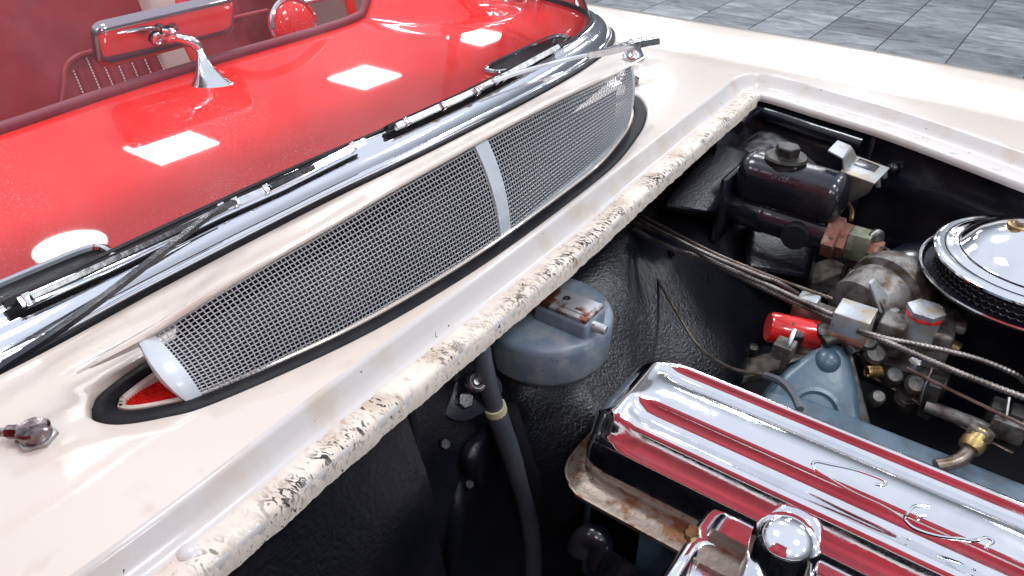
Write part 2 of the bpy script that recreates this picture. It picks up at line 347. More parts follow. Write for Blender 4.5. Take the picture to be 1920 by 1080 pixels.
# body outline: outer sill driver side -> rear -> windshield base -> passenger -> gutter
def outer(sgn):      # fender outer edge, front to rear
    pts = []
    for X in np.linspace(.62, -1.9, 60):
        y = 1.452 - taper(X); pts.append((X, y if sgn > 0 else 2*YC-y))
    return pts
Wout = [tuple(q) for q in offset(W, .012)]       # slightly behind (under the trim)
Wclip = [q for q in Wout]
drv = outer(1); pas = outer(-1)
rearW_d = [(-1.9, 1.40), (-1.5, 1.40)]; rearW_p = [(-1.5, -.24), (-1.9, -.24)]
BODY = drv + rearW_d + list(reversed(Wclip)) + rearW_p + list(reversed(pas)) + [tuple(q) for q in GUT]
def build_body():
    hole = [tuple(q) for q in HOLE]
    vs = [Vector((a, b)) for a, b in BODY]; n = len(vs); ed = [(i, (i+1) % n) for i in range(n)]
    m = len(hole); vs += [Vector(q) for q in hole]; ed += [(n+i, n+(i+1) % m) for i in range(m)]
    allb = A([tuple(v) for v in vs])
    for X in np.arange(-1.88, .6, .018):
        for Y in np.concatenate([np.arange(-.27, 1.2, .022), np.arange(1.2, 1.45, .011)]):
            if X < -1.0 and Y < 1.3 and Y > 0: continue
            if np.min((allb[:, 0]-X)**2+(allb[:, 1]-Y)**2) < .006**2: continue
            if not inpoly(X, Y, BODY) or inpoly(X, Y, hole): continue
            vs.append(Vector((X, Y)))
    ov, oe, of, *_ = delaunay_2d_cdt(vs, ed, [], 0, 1e-5)
    mb = MB(); keep = []
    for f in of:
        cx = sum(ov[i][0] for i in f)/3; cy = sum(ov[i][1] for i in f)/3
        if inpoly(cx, cy, BODY) and not inpoly(cx, cy, hole): keep.append(tuple(f))
    V3 = [(v[0], v[1], ztop(v[0], v[1])) for v in ov]
    mb.add(V3, keep)
    # skirts: fender sides
    OV = A([(v[0], v[1]) for v in ov])
    near = lambda a, b: int(np.argmin((OV[:, 0]-a)**2+(OV[:, 1]-b)**2))
    for side, pts in ((1, drv), (-1, pas)):
        rows = [[near(a, b) for a, b in pts]]
        for dy, z in ((.012, -.024), (.022, -.05), (.031, -.09), (.036, -.14), (.040, -.25), (.042, -.40), (.035, -.58), (.015, -.70)):
            row = []
            for a, b in pts:
                mb.v.append((a, b+side*dy, z)); row.append(len(mb.v)-1)
            rows.append(row)
        for r0, r1 in zip(rows, rows[1:]):
            for k in range(len(r0)-1): mb.f.append((r0[k], r0[k+1], r1[k+1], r1[k]))
    # rim of the vent recess: rolled edge down to a ledge
    rim = [near(a, b) for a, b in hole]
    rings = [rim]
    for d, z in ((.0015, -.0006), (.003, -.003), (.0035, -.008), (.0045, -.0105), (.026, -.0105), (.0275, -.012), (.028, -.016)):
        row = []
        for q in offset(hole, VS*d, True): mb.v.append((q[0], q[1], z)); row.append(len(mb.v)-1)
        rings.append(row)
    for r0, r1 in zip(rings, rings[1:]):
        for k in range(m): mb.f.append((r0[k], r0[(k+1) % m], r1[(k+1) % m], r1[k]))
    return mb.build('body_shell', M['cream'], car, sharp=50)
# direction of inward offset of the vent hole
_t = offset(HOLE, .01, True); VS = 1 if abs(sum(q[0]*p[1]-p[0]*q[1] for q, p in zip(_t, _t[1:]+_t[:1]))) < abs(sum(q[0]*p[1]-p[0]*q[1] for q, p in zip(HOLE, HOLE[1:]+HOLE[:1]))) else -1
body = build_body()
lab(body, 'cream painted cowl and fender panels')

# ---- hood gutter and seal
def gut3(pts, z=0.0): return [A([q[0], q[1], ztop(q[0], q[1])+z]) for q in pts]
gp = resample(GUT, .012)
# inward = towards the engine: GUT runs passenger front -> cowl -> driver front, engine lies on the right of travel... side found by test
_a = offset(GUT, .01); GS = 1 if _a[len(_a)//2][0] > GUT[len(_a)//2][0] else -1
gprof = [(0, 0), (.002, -.0008), (.0045, -.004), (.009, -.012), (.0145, -.0195), (.0185, -.0225), (.024, -.0235), (.034, -.0215), (.0405, -.0215), (.0435, -.0235), (.0440, -.030), (.0425, -.034), (.030, -.032), (.012, -.026), (.003, -.012)]
gut = MB().sweep(gut3(gp), [(GS*a, b) for a, b in gprof]).build('hood_gutter', M['cream_dirty'], car, sharp=55)
lab(gut, 'stained drain channel around the hood opening')
sp = [q for q in resample(GUT, .0025) if -.06 < q[1] < 1.172 and q[0] < -.3]
_b = [A([q[0], q[1], ztop(q[0], q[1])]) for q in sp]
notch = np.zeros(len(_b)); nh_ = np.zeros(len(_b))
for _ in range(260):
    c_ = rng.integers(0, len(_b)); w_ = rng.integers(1, 3); dd = rng.uniform(.0003, .0012)
    for q in range(max(0, c_-w_), min(len(_b), c_+w_+1)): notch[q] = max(notch[q], dd*(1-abs(q-c_)/(w_+1))); nh_[q] = notch[q]*rng.uniform(.2, .8)
def sealprof(u):
    k = int(u*(len(_b)-1)); w = .0004*math.sin(k*.21)+.0003*math.sin(k*.53+1)+rng.normal(0, .00016); h = .0004*math.sin(k*.33+2)+rng.normal(0, .00022)-nh_[k]; w -= notch[k]
    base = [(.0175, -.0240), (.0195, -.0220), (.0255, -.0212), (.0315, -.0200), (.0365, -.0190), (.0405, -.0196), (.0435, -.0225), (.0452, -.0290), (.0448, -.0400), (.0425, -.0400), (.030, -.034)]
    return [(GS*(a+w*(.3+.7*(a-.02)/.026)), b+(h if b > -.03 else 0)) for a, b in base]
seal = MB().sweep(_b, sealprof).build('hood_seal', M['seal'], car, sharp=60)
for an, ws in (('wear', (0, 0, .15, .7, 1, 1, .8, .25, 0, 0, 0)), ('dirt', (.6, 1, 1, 1, .8, .5, .2, .1, 0, 0, 0))):
    att = seal.data.attributes.new(an, 'FLOAT', 'POINT'); att.data.foreach_set('value', [ws[i % 11] for i in range(len(seal.data.vertices))])
lab(seal, 'scuffed cream painted rubber hood seal along the cowl')
# screw head on the channel near the passenger end + rivets along the driver rail
rv = []
gm = A(gp)
def on_gutter(px, py, d=.030):
    q = P(px, py, -.021); k = int(np.argmin(np.sum((gm[:, :2]-q[:2])**2, axis=1))); t = unit(gm[min(k+1, len(gm)-1)]-gm[k-1])
    n = A([-t[1], t[0]])*GS; return A([gm[k][0]+n[0]*d, gm[k][1]+n[1]*d, -.0215+ztop(*gm[k])])
rprof = [(.0066, -.001), (.0064, .0008), (.005, .0022), (.0025, .003), (.0, .0031)]
for (px, py, s) in ((345, 1022, 1.15), (1505, 182, .7), (1594, 205, .7), (1815, 277, .7), (1898, 303, .7)):
    c = on_gutter(px, py, .024 if px < 1000 else .033)
    MB().lathe(c, (0, 0, 1), [(r*s, h*s) for r, h in rprof], 16).build('rivet', M['cream_dirty'], gut)

# ---- vent gasket, lip, plenum, carpet
hz = -.0105
def hole_ring(d, z): return [A([q[0], q[1], z]) for q in offset(HOLE, VS*d, True)]
def ring_sweep(prof, name, m, parent, **k):
    rings = [hole_ring(d, z) for d, z in prof]; rings.append(rings[0])
    return MB().loft(rings, True, False).build(name, m, parent, **k)
gasket = ring_sweep([(.0032, hz-.001), (.0028, hz+.003), (.0036, hz+.0065), (.0060, hz+.0082), (.0170, hz+.0086), (.0198, hz+.0070), (.0205, hz+.003), (.0200, hz-.001)], 'vent_gasket', M['rubber'], car, sharp=45)
lab(gasket, 'black rubber gasket around the cowl vent opening')
lip = ring_sweep([(.0212, hz-.001), (.0215, hz+.0070), (.0225, hz+.0078), (.0245, hz+.0078), (.0262, hz+.006), (.0272, hz-.012), (.0255, hz-.012)], 'vent_lip', M['cream'], car)
# plenum box below the hole
pl = MB(); rings = [hole_ring(.0278, hz-.016), hole_ring(.018, -.09), hole_ring(.02, -.17)]
pl.loft(rings, True, False); o_ = len(pl.v)-len(HOLE); pl.f.append(tuple(range(o_, o_+len(HOLE))))
plenum = pl.build('vent_plenum', M['black_satin'], car, recalc=False)
# things seen through the screen
for (px, py, r_, hgt, mm_) in ((870, 410, .022, .05, 'steel'), (600, 640, .010, .05, 'pale'), (780, 500, .03, .03, 'cast_dark'), (1040, 330, .035, .02, 'cast_dark'), (840, 470, .016, .05, 'cast_dark')):
    c = P(px, py, -.07); MB().lathe((c[0], c[1], -.125), (0, 0, 1), [(r_, 0), (r_, hgt*.6), (r_*.9, hgt*.85), (r_*.5, hgt)], 20).build('vent_fitting', M[mm_], plenum)
cq = [P(225, 770, -.035), P(262, 790, -.035), P(420, 752, -.035), P(440, 690, -.035), P(320, 690, -.035), P(240, 735, -.035)]
ca = MB(); nn = 26
c00, c10, c11, c01 = A([-.505, .150, -.0095]), A([-.425, .158, -.0095]), A([-.405, .275, -.022]), A([-.505, .275, -.022])
for i in range(nn+1):
    for j in range(nn+1):
        u, v = i/nn, j/nn; q = (1-u)*((1-v)*c00+v*c01)+u*((1-v)*c10+v*c11)
        ca.v.append((q[0], q[1], q[2]+.003*math.sin(v*6)+rng.normal(0, .0006)))
for i in range(nn):
    for j in range(nn): ca.f.append((i*(nn+1)+j, (i+1)*(nn+1)+j, (i+1)*(nn+1)+j+1, i*(nn+1)+j+1))
carpet = ca.build('carpet', M['carpet'], car); lab(carpet, 'red carpet showing through the cowl vent opening')
# woven ribs of the carpet
cb = MB()
for k in range(46):
    v = .02+.96*k/45; pth = []
    for i in range(14):
        u = i/13; q = (1-u)*((1-v)*c00+v*c01)+u*((1-v)*c10+v*c11); pth.append((q[0], q[1], q[2]+.0022+.003*math.sin(v*6)+.0006*math.sin(i*3.1+k*3.14)))
    cb.tube(pth, .0011, 5)
lab(cb.build('carpet_weave', M['carpet'], carpet), kind='stuff')

# ---- vent lid: raised at the front, hinged near the windshield
LP0 = A([-.520, .585, .010]); LN = unit([-1.0, 0, 1.0])
edge_px = [(143, 698), (185, 672), (240, 640), (310, 598), (400, 540), (500, 481), (617, 415), (723, 353), (800, 310), (887, 262), (973, 216), (1073, 166), (1153, 132), (1185, 117), (1207, 106)]
LE = cat([PN(x, y, LP0, LN) for x, y in edge_px], 6)
lidm = MB(); rings = []
for kq, q in enumerate(LE):
    hb = A([-.524, q[1]*.96+.585*.04, .012]); fwd = q-hb; L_ = np.linalg.norm(fwd); fd = unit(fwd) if L_ > 1e-4 else A([.7, 0, .7])
    nrm = unit(np.cross([0, 1, 0], fd)); nrm = nrm if nrm[2] > 0 else -nrm
    th = .0058*min(1, .3+.7*min(kq, len(LE)-1-kq)/16); cr_ = .006
    ring = []
    for k in range(9):
        t = k/8; ring.append(hb+fwd*t+nrm*(cr_*math.sin(math.pi*min(1, t))*.6))
    ring += [q+fd*.0012-nrm*th*.25, q+fd*.0012-nrm*th*.85, q-nrm*th]
    for k in range(7, -1, -1):
        t = k/8; ring.append(hb+fwd*t+nrm*(cr_*math.sin(math.pi*t)*.6)-nrm*th)
    rings.append(ring)
lidm.loft(rings, True, True)
lid = lidm.build('vent_lid', M['cream'], car, sharp=55); lab(lid, 'cream cowl vent lid propped open above its wire screen')
LEa = A(LE)
lin = MB(); rings = []  # black sheet added under the lid to darken the view through the screen
for q in LE[19:-13]:
    hb = A([-.522, q[1]*.96+.585*.04, .006]); f_ = q-hb; rings.append([hb+f_*.93+A([.004, 0, -.0075]), hb+f_*.5+A([.005, 0, -.006]), hb+A([.004, 0, -.008]), hb+A([.006, 0, -.03]), hb+A([.003, 0, -.03]), hb+A([.001, 0, -.006]), hb+f_*.93+A([.003, 0, -.0062])])
lin.loft(rings, True, True).build('lid_liner', M['black_satin'], lid)
def lid_edge(Y):
    k = np.argsort(LEa[:, 1]); return A([np.interp(Y, LEa[k, 1], LEa[k, c]) for c in range(3)])
# screen surface
TOPY = (.205, .868)
bot_px = [(378, 750), (450, 722), (560, 668), (640, 628), (760, 558), (860, 498), (945, 442), (1040, 366), (1110, 308), (1150, 270), (1172, 240)]
BOT = A([P(x, y, -.008) for x, y in bot_px]); BOTs = A(cat(BOT, 6))
bs = np.concatenate([[0], np.cumsum(np.linalg.norm(np.diff(BOTs, axis=0), axis=1))]); bs /= bs[-1]
def S(u, v):
    Yt = TOPY[0]+(TOPY[1]-TOPY[0])*u
    a = lid_edge(Yt)-A([.0015, 0, .0055]); b = A([np.interp(u, bs, BOTs[:, c]) for c in range(3)])
    m = (a+b)/2+A([.013, 0, .006])
    return (1-v)**2*a+2*v*(1-v)*m+v*v*b
NU, NV = 168, 24; AMP = .00055; RW = .00053
grid_u = np.linspace(0, 1, NU); grid_v = np.linspace(0.0, 1, NV)
FU = 2*NU-1; FV = 2*NV-1
SP = np.array([[S(u, v) for v in np.linspace(0, 1, FV)] for u in np.linspace(0, 1, FU)])
du = np.gradient(SP, axis=0); dv = np.gradient(SP, axis=1); SN = np.cross(dv, du); SN /= np.linalg.norm(SN, axis=2, keepdims=True)
if SN[FU//2, FV//2, 0] < 0: SN = -SN
scr = MB()
for i in range(NU):
    pth = []
    for j in range(FV):
        s_ = 0 if j % 2 else (1 if (i+j//2) % 2 else -1)
        pth.append(SP[2*i, j]+SN[2*i, j]*AMP*s_)
    scr.tube(pth, RW, 4, False)
for j in range(NV):
    pth = []
    for i in range(FU):
        s_ = 0 if i % 2 else (-1 if (j+i//2) % 2 else 1)
        pth.append(SP[i, 2*j]+SN[i, 2*j]*AMP*s_)
    scr.tube(pth, RW, 4, False)
screen = scr.build('wire_screen', M['wire'], lid, sharp=80, recalc=False); lab(screen, 'woven wire screen', kind='stuff')
bf = MB(); rings = []  # dark sheet added behind the screen to stand for the shaded interior
for i in range(0, FU, 6):
    rings.append([SP[i, min(FV-1, j)]+A([-.030+.010*abs(i/FU-.5)*2, 0, -.006-(.03 if j >= FV else 0)]) for j in list(range(FV//3, FV, 5))+[FV-1, FV+1]])
bf.loft(rings, False, False).build('vent_baffle', M['baffle'], lid)
def strip(u0, u1, off, th, name, m, ext=0.0):
    mb = MB(); rings = []
    for k in range(17):
        v = k/16; 
        a = S(u0, v); b = S(u1, v); n = SN[min(FU-1, max(0, int((u0+u1)/2*(FU-1)))), int(v*(FV-1))]
        w = b-a
        a = a-unit(w)*ext
        rings.append([a+n*off, a+n*(off+th), b+n*(off+th), b+n*off])
    return mb.loft(rings, True, True).build(name, m, lid, sharp=50)
strip(.5-.0135, .5+.0135, .0002, .0022, 'divider_strip', M['pale'])
def end_plate(u, w, sgn, depth):
    mb = MB(); rings = []; ui = 0 if u < .5 else FU-1
    for k in range(19):
        v = k/18; vv = min(1, v); j = int(vv*(FV-1)); q = SP[ui, j]; n = SN[ui, j]; s_ = A([0, sgn, 0])
        wid = w*(.45+.55*math.sin(math.pi*(.12+.80*v)))
        inn = -depth*(.35+.65*math.sin(math.pi*(.2+.75*v)))
        rings.append([q-s_*.002+n*.0012, q+s_*wid*.55+n*.0022, q+s_*wid*.9+n*.0005, q+s_*wid+n*-.003, q+s_*(wid*1.02)+n*inn, q+s_*(wid*1.02-.0015)+n*inn, q-s_*.002-n*.002])
    return mb.loft(rings, True, True).build('end_plate', M['pale'], lid, sharp=40)
end_plate(0, .017, -1, .022); end_plate(1, .004, 1, .012)
# lower frame strip of the screen
lf = MB(); rings = []
for i in range(0, FU, 3):
    q = SP[i, FV-1]; rings.append([q+A([-.002, 0, .002]), q+A([.0025, 0, .0025]), q+A([.004, 0, -.004]), q+A([-.002, 0, -.008])])
lf.loft(rings, True, True).build('screen_frame', M['pale'], lid, sharp=50)
MB().tube([SP[i, 0]+A([-.001, 0, .001]) for i in range(0, FU, 3)], .0022, 8).build('screen_top_rail', M['steel'], lid)

# ---- windshield
W3 = lambda z=0.0: [A([q[0], q[1], z]) for q in resample(W, .012)]
_c = offset(W, .01); WS = 1 if _c[len(_c)//2][0] > W[len(_c)//2][0] else -1      # outward = forwards
tprof = [(.0035, -.002), (.0035, .0035), (.0015, .0075), (-.0010, .0090), (-.0020, .0092), (-.0040, .0125), (-.0080, .0185), (-.0125, .0225), (-.0170, .0248), (-.0200, .0252), (-.0225, .0262), (-.0255, .0285), (-.0290, .0300), (-.0325, .0298), (-.0345, .0275), (-.0345, .010), (-.01, -.002)]
trim = MB().sweep(W3(), [(WS*a, b) for a, b in tprof]).build('windshield_trim', M['chrome_trim'], car, sharp=42)
lab(trim, 'chrome moulding along the base of the windshield')
MB().sweep(W3(), [(WS*a, b) for a, b in [(.0030, -.002), (.0030, .0035), (.0055, .0045), (.0085, .0035), (.0095, .0005), (.0095, -.002)]]).build('lower_seal', M['rubber'], trim)
MB().sweep(W3(), [(WS*a, b) for a, b in [(-.0325, .026), (-.0330, .0315), (-.0365, .0325), (-.0395, .031), (-.0400, .024), (-.036, .020)]]).build('upper_seal', M['rubber'], trim)
gw = MB(); rings = []
for q in resample(W, .02):
    k = int(np.argmin(np.sum((Wm-q)**2, axis=1))); t = unit(Wm[min(k+1, len(Wm)-1)]-Wm[max(k-1, 0)]); n = A([-t[1], t[0]])*WS
    ring = []
    for j in range(10):
        s_ = j/9; d = -.0362 - .165*s_*(.75+.25*s_)*(.4+.6*abs(n[0])); ring.append(A([q[0]+n[0]*d, q[1]+n[1]*d, .026+.30*s_]))
    rings.append(ring)
glass = gw.loft(rings, False, False).build('windshield_glass', M['glass'], car); lab(glass, 'clear curved windshield glass')
sol = glass.modifiers.new('thickness', 'SOLIDIFY'); sol.thickness = .005
glass.modifiers.clear()
fr = MB().tube([r[-1] for r in rings], .009, 10).build('windshield_header', M['chrome_trim'], glass)
# chrome corner post on the driver's side
post = MB()
pb = A([-.905, 1.345, .02])
for dx, r_, dy in ((0, .012, 0), (-.03, .010, .004), (.026, .007, -.004)):
    post.tube(cat([pb+A([dx, dy, -.02]), pb+A([dx-.01, dy-.004, .08]), pb+A([dx-.06, dy-.02, .3])], 6), r_, 12)
post.build('corner_post', M['chrome_trim'], car)

# ---- dashboard
ZD = .024
EDGE = cat([(-1.00, -.22), (-1.015, 0), (-1.030, .20), (-1.040, .345), (-1.058, .495), (-1.068, .676), (-1.070, .894), (-1.085, 1.0), (-1.13, 1.1), (-1.15, 1.2), (-1.12, 1.32), (-1.10, 1.37)], 6)
EDm = A(EDGE)
def zdash(X, Y):
    h = ZD
    dx = (X+1.085)/.225; dy = (Y-1.185)/.165; r2 = dx*dx+dy*dy
    if r2 < 1: h += .062*(1-r2)**1.1
    return h
dm = MB(); nx, ny = 46, 110; Ys = np.linspace(-.20, 1.345, ny)
for Y in Ys:
    xf = np.interp(Y, Wm[8:-8, 1], Wm[8:-8, 0])-.030; xe = np.interp(Y, EDm[:, 1], EDm[:, 0])
    for i in range(nx):
        X = xf+(xe-xf)*i/(nx-1); dm.v.append((X, Y, zdash(X, Y)))
    for (dx, dz) in ((-.008, -.004), (-.012, -.014), (-.014, -.16)):
        dm.v.append((xe+dx, Y, zdash(xe, Y)+dz))
nr = nx+3
for j in range(ny-1):
    for i in range(nr-1): dm.f.append((j*nr+i, j*nr+i+1, (j+1)*nr+i+1, (j+1)*nr+i))
dash = dm.build('dashboard', M['red'], car, sharp=60); lab(dash, 'glossy red dashboard top behind the windshield')
MB().tube([A([x-.002, y, zdash(x, y)+.004]) for x, y in EDGE], .0085, 10).build('edge_pad', M['vinyl_pad'], dash)
# defroster outlets with chrome bezels
def defroster(a, b):
    p, q = P(*a, ZD), P(*b, ZD); ax = unit(q-p); L_ = np.linalg.norm(q-p)/2; c = (p+q)/2; sd = A([-ax[1], ax[0], 0])
    loop = []
    for k in range(40):
        th = 2*math.pi*k/40; cx = math.copysign(abs(math.cos(th))**.35, math.cos(th)); cy = math.copysign(abs(math.sin(th))**.6, math.sin(th))
        loop.append(c+ax*cx*L_+sd*cy*.020+A([0, 0, .003]))
    bz = MB().tube(loop+[loop[0]], .0042, 8, False).build('defroster_bezel', M['chrome'], dash)
    MB().add([q-A([0, 0, .0015]) for q in loop], [tuple(range(40))]).build('defroster_slot', M['black_satin'], bz)
defroster((922, 138), (1058, 72)); defroster((-60, 590), (205, 475))

# ---- rear-view mirror
foot = P(318, 137, ZD); mx = foot[0]
co = [PX(166, 62, mx), PX(432, -6, mx), PX(444, 62, mx), PX(196, 122, mx)]
mc_ = sum(co)/4; ex = unit((co[1]-co[0])+(co[2]-co[3])); ez = unit((co[0]-co[3])+(co[1]-co[2])); ez = unit(ez-ex*np.dot(ez, ex)); en = np.cross(ex, ez)
en = en if en[0] > 0 else -en
en = unit(en-A([0, 0, .38])); ez = unit(np.cross(en, ex)); ez = ez if ez[2] > 0 else -ez
hw = (np.linalg.norm(co[1]-co[0])+np.linalg.norm(co[2]-co[3]))/4; hh = (np.linalg.norm(co[0]-co[3])+np.linalg.norm(co[1]-co[2]))/4
hh *= 1.32
def rrect(w, h, r, n=6):
    out = []
    for cx, cy, a0 in ((w-r, h-r, 0), (-w+r, h-r, 90), (-w+r, -h+r, 180), (w-r, -h+r, 270)):
        for k in range(n+1): a = R(a0+90*k/n); out.append((cx+r*math.cos(a), cy+r*math.sin(a)))
    return out
mm = MB(); rings = []
for d, ins in ((-.012, .002), (-.0115, 0), (-.003, 0), (.001, .0008), (.004, .003), (.0060, .0065), (.0068, .0105), (.0070, .016)):
    rings.append([mc_+ex*a+ez*b+en*d for a, b in rrect(hw-ins, hh-ins, .016-min(.006, ins*.3))])
mm.loft(rings, True, True); mirror = mm.build('rear_view_mirror', M['chrome_tint'], car, sharp=70); lab(mirror, 'chrome backed rear-view mirror on its dash stalk')
MB().loft([[mc_+ex*a+ez*b+en*d for a, b in rrect(hw-.003, hh-.003, .014)] for d in (-.0128, -.0122)], True, True).build('mirror_glass', M['mirror_glass'], mirror)
# stalk
fb = P(398, 158, ZD)
e1 = A([mx+.030, *PX(372, 88, mx+.030)[1:]]); b1 = A([mx+.014, *PX(322, 70, mx+.014)[1:]])
stk = MB()
yx = unit(A([.75, .66, 0])); yy = A([-yx[1], yx[0], 0])
rings = []
for t in np.linspace(0, 1, 14):
    c = (1-t)**2*(fb)+2*t*(1-t)*(fb*.35+e1*.65+A([0, -.002, -.012]))+t*t*e1
    ra = .0250*(1-t)**1.9+.0052; rb = .0115*(1-t)**1.5+.0050
    rings.append([c+yx*ra*math.cos(2*math.pi*k/20)+yy*rb*math.sin(2*math.pi*k/20) for k in range(20)])
stk.loft(rings, True, True)
stk.build('stalk', M['chrome'], mirror, sharp=60)
MB().tube(cat([e1+A([0, 0, -.003]), e1+A([-.003, -.004, .006]), (e1+b1)/2+A([0, 0, .004]), b1+A([-.004, 0, 0])], 6), lambda t: .0085-.002*abs(t-.3), 12).build('arm', M['chrome'], mirror)
MB().lathe(b1-en*.004, en, [(.013, 0), (.012, .004), (.009, .008), (.0055, .010)], 20).build('ball_socket', M['chrome'], mirror)
hl = A([mx+.011, *PX(296, 74, mx+.011)[1:]])
MB().lathe(hl, en, [(.0105, -.002), (.0095, .0015), (.0062, .003), (.005, .0015), (.004, -.001)], 20).build('screw_boss', M['chrome_worn'], mirror)
MB().tube(cat([b1+A([.004, -.004, .006]), b1+A([.008, -.008, .012]), b1+A([.004, -.014, .014])], 5), .0035, 8).build('lever', M['chrome'], mirror)

# ---- cockpit: seats, waterfall, steering wheel
SXP = -1.62
sp0 = A([SXP, .3, -.1]); sn = unit([1, 0, .22])
def seat_pt(px, py, off=0.0): return PN(px, py, sp0, sn)+sn*off
def seat(x0, x1, top, name_lab, pleats, piping):
    c = [seat_pt(x0, top), seat_pt(x1, top-.25*(x1-x0)), seat_pt(x1, 330), seat_pt(x0, 400)]
    y0, y1 = c[0][1], c[1][1]; zt = .12; zb = -.55
    b = MB(); rings = []
    for z in np.linspace(zb, zt, 14):
        k = 1-max(0, (z-(zt-.10))/.10)**2*.35
        X = SXP+.3*0 - (z+.1)*.22; yc = (y0+y1)/2; hw_ = (y1-y0)/2*k
        rings.append([A([X+a*.07-.07, yc+bb*hw_, z]) for a, bb in [(1-.25*(abs(t)**3), t) for t in np.linspace(-1, 1, 15)]+[(-1, 1), (-1, -1)]])
    b.loft(rings, True, True)
    return b.build('seat', M['vinyl'], car, sharp=70)
seat1 = seat(-420, 300, -300, '', None, None); lab(seat1, 'maroon vinyl passenger seat with pleated insert')
# pleats with white stitching, laid on the seat back
pp = [seat_pt(x, y, .004) for x, y in ((100, 300), (118, 170), (122, 128), (140, 108), (175, 96), (300, 66), (500, 20))]
MB().tube(cat(pp, 8), .006, 8).build('piping', M['vinyl'], seat1)
for k in range(9):
    xt = 136+k*24.5; yt = 112-k*6.0 if k > 0 else 130; a = seat_pt(xt, yt+2, .003); b = seat_pt(xt+26, yt+62, .003); 
    nst = 11; st = MB()
    for s_ in range(nst):
        t0 = s_/nst; t1 = t0+.62/nst; st.tube([a+(b-a)*t0, a+(b-a)*t1], .0016, 5)
    st.build('stitching', M['thread'], seat1)
    if k < 8:
        a2 = seat_pt(xt+12, yt, -.004); b2 = seat_pt(xt+38, yt+60, -.004); MB().tube([a2, (a2+b2)/2, b2], .009, 10).build('pleat', M['vinyl'], seat1)
# body-colour waterfall between the seats
wf = MB(); q = [seat_pt(292, 128, .0), seat_pt(345, 112, .0), seat_pt(350, 40, -.05), seat_pt(300, 40, -.05)]
wc = (seat_pt(318, 100)+seat_pt(318, 60))/2
MB().box((wc[0]-.02, wc[1], wc[2]-.02), (.05, .035, .16), bev=.015, seg=3).build('seat_divider', M['cream'], car)
seat2 = seat(700, 880, -60, '', None, None)
MB().box((SXP-.25, .6, -.2), (.04, 1.0, .35), bev=.02).build('bulkhead', M['vinyl'], car)
MB().box((SXP+.15, .6, -.62), (.55, .82, .02), bev=.005).build('cockpit_floor', M['carpet'], car)
# steering wheel
hx = -1.26; hc = PX(552, 46, hx); ha = unit([.80, 0, -.35])*-1; ha = unit([.85, -.1, .18])
stw = MB().lathe(hc, ha, [(.047, -.02), (.047, -.002), (.044, .004), (.036, .009), (.022, .014), (.0, .016)], 36).build('steering_wheel', M['red'], car); lab(stw, 'red steering wheel hub with chrome ring')
ringp = []
u_ = unit(np.cross(ha, [0, 0, 1])); w_ = np.cross(ha, u_)
for k in range(41):
    a = 2*math.pi*k/40; ringp.append(hc+(u_*math.cos(a)+w_*math.sin(a))*.049)
MB().tube(ringp, .0055, 8, False).build('horn_ring', M['chrome'], stw)
MB().tube([hc+u_*0+A([-.02, .03, .03]), PX(625, -8, hx-.03)], .007, 10).build('spoke', M['chrome'], stw)
rim = []
for k in range(73):
    a = 2*math.pi*k/72; rim.append(hc+A([-.06, 0, 0])+(u_*math.cos(a)+w_*math.sin(a))*.19)
MB().tube(rim, lambda t: .011+.002*math.sin(t*2*math.pi*36), 10, False).build('rim', M['red'], stw)

# ---- wipers
def quadstrip(mb, pts, w, h, up_=A([0, 0, 1.0])):
    rings = []
    for i, q in enumerate(pts):
        t = unit(pts[min(i+1, len(pts)-1)]-pts[max(i-1, 0)]); s_ = unit(np.cross(t, up_)); u2 = np.cross(s_, t)
        ww = w(i/(len(pts)-1)) if callable(w) else w
        rings.append([q-s_*ww-u2*h, q+s_*ww-u2*h, q+s_*ww*.8+u2*h, q-s_*ww*.8+u2*h])
    return mb.loft(rings, True, True)
gl_up = unit([.75, 0, .65])
def wiper(name, blade_px, zb, arm_px, arm_z, arm_mat, label, clips, piv, blade_m):
    b = [P(x, y, z) for (x, y), z in zip(blade_px, zb)]
    bl = resample(b, .01)
    root = quadstrip(MB(), bl, .0042, .0035, gl_up).build('windshield_wiper', M[blade_m], car, sharp=30); lab(root, label)
    # rubber squeegee below the channel
    sq = [q-gl_up*.004+A([-.006, 0, .001]) for q in resample([b[0]-unit(b[-1]-b[0])*.008, *b], .01)]
    quadstrip(MB(), sq, .0036, .0040, gl_up).build('squeegee', M['rubber'], root)
    for px_, py_ in clips:
        k = P(px_, py_, np.interp(px_, [q[0] for q in blade_px], zb)); d_ = unit(b[-1]-b[0]); s_ = unit(np.cross(d_, gl_up))
        MB().box(k+gl_up*.0015, (.0035, .0052, .0034), ax=(d_, s_, gl_up), bev=.001).build('clip', M['chrome_worn'], root)
    a = cat([P(x, y, z) for (x, y), z in zip(arm_px, arm_z)], 8)
    quadstrip(MB(), a, lambda t: .0034+.001*t, .0018).build('arm', M[arm_mat], root, sharp=30)
    return root
wp1 = wiper('w', [(36, 568), (250, 475), (440, 382), (560, 330), (683, 266)], [.037, .037, .038, .039, .039],
      [(440, 378), (395, 402), (330, 452), (210, 545), (100, 625), (0, 690), (-60, 735)], [.046, .048, .05, .052, .05, .045, .04], 'black', 'windshield wiper on the passenger side with a dark arm',
      [(440, 382), (415, 392), (498, 357), (660, 277), (52, 562)], None, 'chrome_worn')
wp2 = wiper('w', [(742, 238), (870, 180), (950, 140), (1046, 88)], [.037, .038, .038, .038],
      [(925, 152), (1000, 128), (1100, 103), (1165, 90), (1222, 77)], [.045, .044, .040, .035, .032], 'pale', 'windshield wiper on the driver side with a bright metal arm',
      [(760, 230), (830, 200), (893, 172), (928, 153), (942, 147)], None, 'steel')
